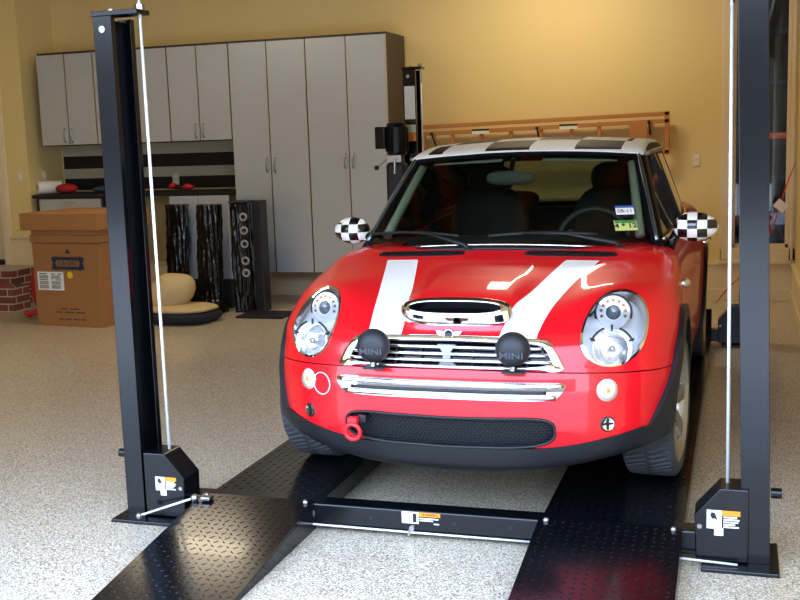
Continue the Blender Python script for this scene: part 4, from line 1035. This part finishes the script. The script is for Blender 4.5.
# --- greenhouse
pill = .030
def wind_fn(P):
    oth = np.maximum(g_s(P), g_t(P)); return np.minimum(np.minimum(g_w(P)-g_s(P)-.052, g_w(P)-g_t(P)-.026), P[:, 2]-.85)
V, T = clip(GV, GT, wind_fn); wsd = shell('windshield', V, T, f_green, M_wind, car, .001, 0)
roof_fn = lambda P: np.minimum(np.minimum(g_t(P)-g_w(P)+.010, g_t(P)-g_r(P)), g_t(P)-g_s(P)+.012)
m, b = checker_mat('roof_checker', 1); b.inputs['Coat Weight'].default_value = 0; b.inputs['Specular IOR Level'].default_value = .05; b.inputs['Roughness'].default_value = .45
tc = node(m, 'ShaderNodeTexCoord'); sp = node(m, 'ShaderNodeSeparateXYZ'); link(m, tc.outputs['Object'], sp.inputs[0])
fx = mth(m, 'FLOOR', mth(m, 'DIVIDE', mth(m, 'ADD', sp.outputs['X'], 2.24-.024), .224)); fy = mth(m, 'FLOOR', mth(m, 'DIVIDE', mth(m, 'SUBTRACT', sp.outputs['Y'], 1.54), .30))
odd = mth(m, 'MODULO', mth(m, 'ADD', mth(m, 'ADD', fx, fy), 20), 2)
inr = mth(m, 'MULTIPLY', mth(m, 'GREATER_THAN', mth(m, 'SUBTRACT', sp.outputs['Y'], mth(m, 'MULTIPLY', mth(m, 'POWER', sp.outputs['X'], 2), .06)), 1.585), mth(m, 'LESS_THAN', mth(m, 'ABSOLUTE', sp.outputs['X']), .50))
fac = mth(m, 'MULTIPLY', odd, inr); mx = node(m, 'ShaderNodeMix', data_type='RGBA'); link(m, fac, mx.inputs[0])
mx.inputs[6].default_value = (*lin((236, 232, 222)), 1); mx.inputs[7].default_value = (*lin((12, 12, 13)), 1); link(m, mx.outputs[2], b.inputs['Base Color'])
V, T = clip(GV, GT, roof_fn); roof = shell('roof', V, T, f_green, m, car, .004, .012)
def quad(pts):
    def h(P):
        g = []
        for i in range(len(pts)):
            (y0, z0), (y1, z1) = pts[i], pts[(i+1) % len(pts)]; L = math.hypot(y1-y0, z1-z0)
            g.append(((y1-y0)*(P[:, 2]-z0)-(z1-z0)*(P[:, 1]-y0))/L)
        return np.minimum.reduce(g)
    return h
dw = quad([(1.20, .925), (2.22, .925), (2.18, 1.266), (1.68, 1.266)])
qw = quad([(2.29, .93), (3.02, .95), (2.92, 1.255), (2.25, 1.262)])
sidef = lambda P: g_s(P)-np.maximum(g_t(P), g_w(P))-.02
rw = lambda P: np.minimum(np.minimum(g_r(P)-g_s(P)-.09, g_r(P)-g_t(P)-.05), P[:, 2]-.96)
pil_fn = AND(NOT(wind_fn), NOT(roof_fn), NOT(AND(dw, sidef)), NOT(AND(qw, sidef)), NOT(rw), lambda P: P[:, 2]-.80)
V, T = clip(GV, GT, lambda P: P[:, 2]-.805); V, T = clip(V, T, pil_fn); frm = shell('window_frame', V, T, f_green, mat('black_frame_paint', (12, 13, 14), .38, spec=.1), car, 0, .03)
for s in (-1, 1):
    for fn, nm in ((dw, 'side_window'), (qw, 'rear_side_window')):
        V, T = clip(GV, GT, AND(fn, sidef, lambda P: P[:, 0]*s)); shell(nm, V, T, f_green, M_side, car, -.002, 0)
V, T = clip(GV, GT, rw); shell('rear_window', V, T, f_green, M_side, car, -.002, 0)
# chrome A-pillar strip (picture right side) and belt line; roof gutters
def gpt(x, z):   # on windshield surface
    a, b = .6, 2.6
    for _ in range(40):
        m_ = (a+b)/2
        if f_green(np.array([[x, m_, z]]))[0] > 0: a = m_
        else: b = m_
    return Vector((x, b, z))
def spt(y, z, s, off=0):
    a, b = 0, 1.2
    for _ in range(40):
        m_ = (a+b)/2
        if f_green(np.array([[m_, y, z]]))[0] < 0: a = m_
        else: b = m_
    return Vector((s*(a+off), y, z))
for s in (-1, 1):
    MB().tube([gpt(s*(wbx(1.2+.5*t)-(.90+.37*t-.89)*.36-.034), .90+.37*t)+Vector((s*.004, -.004, .003)) for t in np.linspace(0, 1, 14)], .010, 10).build('pillar_strip', mat('pillar_strip_metal', (120, 132, 140), .22, .9), frm, smooth=True)
    MB().tube([spt(1.60+.13*k, 1.278+.0*k, s, .008)+Vector((0, 0, .008*math.sin(min(k, 12)/12*math.pi))) for k in range(0, 13)], .011, 10).build('roof_gutter', mat('grey_gutter', (120, 128, 126), .25, .5), frm, smooth=True)
    MB().tube([spt(1.16+.15*k, .908+.0015*k, s, .007) for k in range(0, 14)], .008, 10).build('belt_strip', M_chrome, frm, smooth=True)
bs_ = [gpt(x, .905-.035*(x/.66)**2)+Vector((0, -.014, -.004)) for x in np.linspace(-.665, .665, 30)]
MB().tube(bs_, .006, 8).build('cowl_strip', M_chrome, frm, smooth=True)
MB().tube([p_+Vector((0, -.03, -.012)) for p_ in bs_], [.03]*len(bs_), 10, sx=1.4, sy=.45).build('cowl_panel', M_blackm, frm, smooth=True)
# stickers inside the windshield (picture right, lower)
def wsq(x, z, w, h, m, nm, par, off=.004):
    c_ = gpt(x, z); e_ = .01; nn = gradn(f_green, np.array([list(c_)]))[0]
    fm = facing(c_+Vector(nn)*off, nn); o = MB().add([fm @ Vector(v) for v in ((-w, -h, 0), (w, -h, 0), (w, h, 0), (-w, h, 0), (-w, -h, .0015), (w, -h, .0015), (w, h, .0015), (-w, h, .0015))],
        [(0, 1, 2, 3), (4, 5, 6, 7), (0, 1, 5, 4), (1, 2, 6, 5), (2, 3, 7, 6), (3, 0, 4, 7)]).build(nm, m, par); return fm
fm = wsq(.527, 1.028, .043, .030, mat('blue_sticker', (60, 90, 160), .4), 'inspection_sticker', wsd)
fm2 = wsq(.527, 1.022, .041, .022, M_paper, 'inspection_sticker_face', wsd, .006)
text('sticker_lettering', '08-11', .030, M_print, wsd, fm2 @ Matrix.Translation((0, 0, .002)), .0004)
fm = wsq(.538, .965, .050, .033, mat('green_sticker', (196, 206, 120), .4), 'registration_sticker', wsd)
text('sticker_lettering', '4 * 12', .040, M_print, wsd, fm @ Matrix.Translation((0, -.004, .002)), .0004, bold=.001)
MB().add([fm @ Vector(v) for v in ((-.047, .014, .002), (.047, .014, .002), (.047, .032, .002), (-.047, .032, .002))], [(0, 1, 2, 3)]).build('registration_band', mat('green_band', (70, 130, 70), .4), wsd)
# --- wipers
for (x0, x1) in ((.535, .0), (-.125, -.60)):
    a = gpt(x0, .888)+Vector((0, -.05, -.012)); b_ = gpt((x0+x1)/2+.02, .925)+Vector((0, -.022, .02)); c_ = gpt(x1+.1, .935)+Vector((0, -.012, .012))
    wp = MB().tube([a, a+Vector((-.02, -.005, .03)), b_, c_], [.013, .011, .0065, .005], 10).ball(tuple(a), .026, .026, .022).build('wiper', M_blackm, car, smooth=True)
    xs_ = np.linspace((x0+x1)/2+.16, x1-.06, 16)
    MB().tube([gpt(x, .928+.012*math.sin((i/15)*math.pi))+Vector((0, -.008, .008)) for i, x in enumerate(xs_)], .0075, 8).build('wiper_blade', M_blackm, wp, smooth=True)
# --- door mirrors: chequered egg shells on black arms
m2, b2 = checker_mat('mirror_checker', 1); m2.name = 'mirror_checker'
tc = node(m2, 'ShaderNodeTexCoord'); sp = node(m2, 'ShaderNodeSeparateXYZ'); link(m2, tc.outputs['Object'], sp.inputs[0])
q1 = mth(m2, 'FLOOR', mth(m2, 'DIVIDE', mth(m2, 'ADD', sp.outputs['X'], 1.0125), .0425)); q2 = mth(m2, 'FLOOR', mth(m2, 'DIVIDE', mth(m2, 'ADD', sp.outputs['Z'], 1.0195), .039))
od = mth(m2, 'MODULO', mth(m2, 'ADD', q1, q2), 2); mx = node(m2, 'ShaderNodeMix', data_type='RGBA'); link(m2, od, mx.inputs[0])
mx.inputs[6].default_value = (*lin((236, 232, 222)), 1); mx.inputs[7].default_value = (*lin((10, 10, 11)), 1); link(m2, mx.outputs[2], b2.inputs['Base Color'])
for s, mxx in ((-1, -.785), (1, .842)):
    c_ = (mxx, 1.20, .950 if s < 0 else .958); vs = []; fs = []; n_, k_ = 36, 20
    for i in range(k_+1):
        t_ = math.pi*i/k_
        for j in range(n_):
            w = 2*math.pi*j/n_; X = -math.cos(t_); rad = math.sin(t_)
            tap = 1+.10*X*(-s)
            vs.append((X*(.088 if s < 0 else .098), rad*math.cos(w)*.065*tap*(1 if math.cos(w) < 0 else .8), rad*math.sin(w)*.066*tap))
    for i in range(k_):
        for j in range(n_): fs.append((i*n_+j, i*n_+(j+1) % n_, (i+1)*n_+(j+1) % n_, (i+1)*n_+j))
    mo = MB().add([(x+c_[0], y+c_[1], z+c_[2]) for x, y, z in vs], fs).build('door_mirror', m2, car, smooth=True, loc=c_)
    MB().add([(.09*math.cos(w)*.85, .054, .055*math.sin(w)) for w in np.linspace(0, 2*math.pi, 28, endpoint=False)], [tuple(range(28))]).build('mirror_glass', M_chrome, mo)
    MB().tube([(-s*.075, .01, -.02), (-s*.10, .01, -.06), (-s*.125, .01, -.12)], [.032, .030, .036], 12, sx=1, sy=.7).build('mirror_arm', M_gloss, mo, smooth=True)
# small chrome side marker scuttle on the wings
for s in (-1, 1):
    MB().tube([(s*.795, .95, .735), (s*.812, .985, .735), (s*.808, 1.03, .735)], [.012, .022, .012], 12).build('side_marker', M_chrome, car, smooth=True)
# --- cabin
dash = MB().tube([(-.60, 1.30, .83), (-.3, 1.27, .845), (.3, 1.27, .845), (.60, 1.30, .83)], .12, 16, sx=1.2, sy=.62).build('dashboard', M_seat, car, smooth=True)
MB().tube([(.2, 1.40, .875), (.5, 1.40, .875)], .07, 16, sy=.6).build('instrument_hood', M_seat, dash, smooth=True)
sw = MB().tube([(.335+.175*math.cos(w), 1.60+.05*math.sin(w), .845+.165*math.sin(w)) for w in np.linspace(0, 2*math.pi, 40, endpoint=False)], .015, 10, closed=True).build('steering_wheel', mat('wheel_grey', (70, 74, 76), .4), car, smooth=True)
MB().ball((.335, 1.60, .84), .06, .03, .055).tube([(.335, 1.60, .84), (.17, 1.60, .85)], .014, 8).tube([(.335, 1.60, .84), (.50, 1.60, .85)], .014, 8).tube([(.335, 1.60, .84), (.335, 1.57, .70)], .016, 8).build('wheel_hub', M_seat, sw, smooth=True)
for x in (-.34, .36):
    se = blob('front_seat', (x, 2.02, .48), .25, .27, .10, M_seat, car, 3.2, 4, .01)
    blob('backrest', (x, 2.28, .80), .23, .085, .30, M_seat, se, 3.0, 4, .01); blob('headrest', (x, 2.30, 1.14), .13, .05, .085, M_seat, se, 2.8, 4, .01)
rs_ = blob('rear_seat', (0, 2.95, .66), .56, .10, .28, M_seat, car, 4, 4, .005)
for x in (-.3, .3): blob('headrest', (x, 2.95, .98), .12, .05, .06, M_seat, rs_, 2.8, 4, .01)
V, T = clip(GV, GT, AND(roof_fn, lambda P: 0*P[:, 0]+1)); shell('headliner', V, T, f_green, M_headl, roof, -.02, 0)
rm = blob('rear_view_mirror', (-.045, 1.46, 1.180), .120, .022, .034, mat('mirror_back_grey', (120, 124, 114), .5), car, 3, 1, 0); MB().tube([(-.045, 1.46, 1.20), (-.045, 1.54, 1.27)], .012, 8).build('mirror_stem', M_blackm, rm)
for s in (-1, 1): 
    MB().add([(s*.10, 1.52, 1.256), (s*.46, 1.56, 1.245), (s*.45, 1.68, 1.275), (s*.10, 1.66, 1.285), (s*.10, 1.52, 1.264), (s*.46, 1.56, 1.253), (s*.45, 1.68, 1.283), (s*.10, 1.66, 1.293)], [(0, 1, 2, 3), (4, 5, 6, 7), (0, 1, 5, 4), (1, 2, 6, 5), (2, 3, 7, 6), (3, 0, 4, 7)]).build('sun_visor', M_headl, car, bevel=.004)
    MB().tube([gpt(s*(.60-.075*t), .93+.32*t)+Vector((0, .05, -.01)) for t in np.linspace(0, 1, 9)], .022, 8).build('pillar_trim', M_headl, car, smooth=True)
# --- wheels
def make_wheel():
    n_, rows = 400, []
    pr = [(-.0975, .225), (-.1025, .245), (-.1025, .272), (-.094, .288)]+[(-.088+.176*i/15, .2955+.004*(1-((i-7.5)/7.5)**2)) for i in range(16)]+[(.094, .288), (.1025, .272), (.1025, .245), (.0975, .225)]
    vs = []; m_ = len(pr)
    for k in range(n_):
        a = 2*math.pi*k/n_
        for (x, r_) in pr:
            d = 0
            if r_ > .29:
                ph = (k/n_*64 + x*16) % 1
                if ph < .16 and abs(x) > .006: d = .006
                for g in (-.035, .035):
                    if abs(x-g) < .0055: d = .008
            vs.append((x, (r_-d)*math.cos(a), (r_-d)*math.sin(a)))
    fs = [(k*m_+j, ((k+1) % n_)*m_+j, ((k+1) % n_)*m_+j+1, k*m_+j+1) for k in range(n_) for j in range(m_-1)]
    w = MB().lathe([(.232, -.085), (.238, -.10), (.226, -.102), (.214, -.09), (.205, -.05), (.205, .09), (.232, .095)], (0, 0, 0), (-1, 0, 0), 64)
    w.lathe([(0, .065), (.055, .068), (.065, .055), (.065, .02), (0, .02)], (0, 0, 0), (1, 0, 0), 32)
    for k in range(8):
        a = 2*math.pi*k/8; c_, s_ = math.cos(a), math.sin(a)
        def Q(r_, t_, x): return (x, r_*c_-t_*s_, r_*s_+t_*c_)
        w.add([Q(.05, -.022, .068), Q(.05, .022, .068), Q(.218, .034, .088), Q(.218, -.034, .088), Q(.05, -.022, .03), Q(.05, .022, .03), Q(.218, .034, .05), Q(.218, -.034, .05)],
              [(0, 1, 2, 3), (7, 6, 5, 4), (0, 4, 5, 1), (1, 5, 6, 2), (2, 6, 7, 3), (3, 7, 4, 0)])
    wo_ = w.build('wheel', M_rim, car, angle=40)
    MB().add(vs, fs).build('tyre', M_rubber, wo_, smooth=False).name = 'tire'
    MB().lathe([(0, .078), (.02, .077), (.027, .068)], (0, 0, 0), (1, 0, 0), 24).build('hub_cap', M_blackm, wo_, smooth=True)
    MB().lathe([(.0, -.01), (.13, -.01), (.13, .0), (0, .0)], (0, 0, 0), (1, 0, 0), 40).build('brake_disc', M_steel, wo_, angle=40)
    return wo_
wh = make_wheel()
for i, (s, y) in enumerate(((1, AF), (-1, AF), (1, AR), (-1, AR))):
    o = wh if i == 0 else copy_tree(wh, car)
    o.location = (.712 if s > 0 else -.738, y, .280); o.rotation_euler = (0, 0, (0 if s > 0 else math.pi)+(R(-4) if y == AF else 0))
for yy in (AF, AR): MB().cyl((-.66, yy, .28), (.66, yy, .28), .03).build('axle', M_blackm, car)
# tail lamps
for s in (-1, 1):
    V, T = clip(BV, BT, lambda P: np.minimum(np.minimum(.055-np.abs(np.abs(P[:, 0])-.66), .10-np.abs(P[:, 2]-.70)), np.minimum(P[:, 0]*s, P[:, 1]-3.0)))
    if len(T): shell('tail_lamp', V, T, f_body, M_redp, car, .006, .01)
bpy.context.view_layer.update()

# flatten anything nested deeper than thing > part > sub-part (all these links carry no transform of their own)
def level(o): return 0 if o.parent is None else 1+level(o.parent)
for o in list(bpy.data.objects):
    while level(o) > 2: o.parent = o.parent.parent
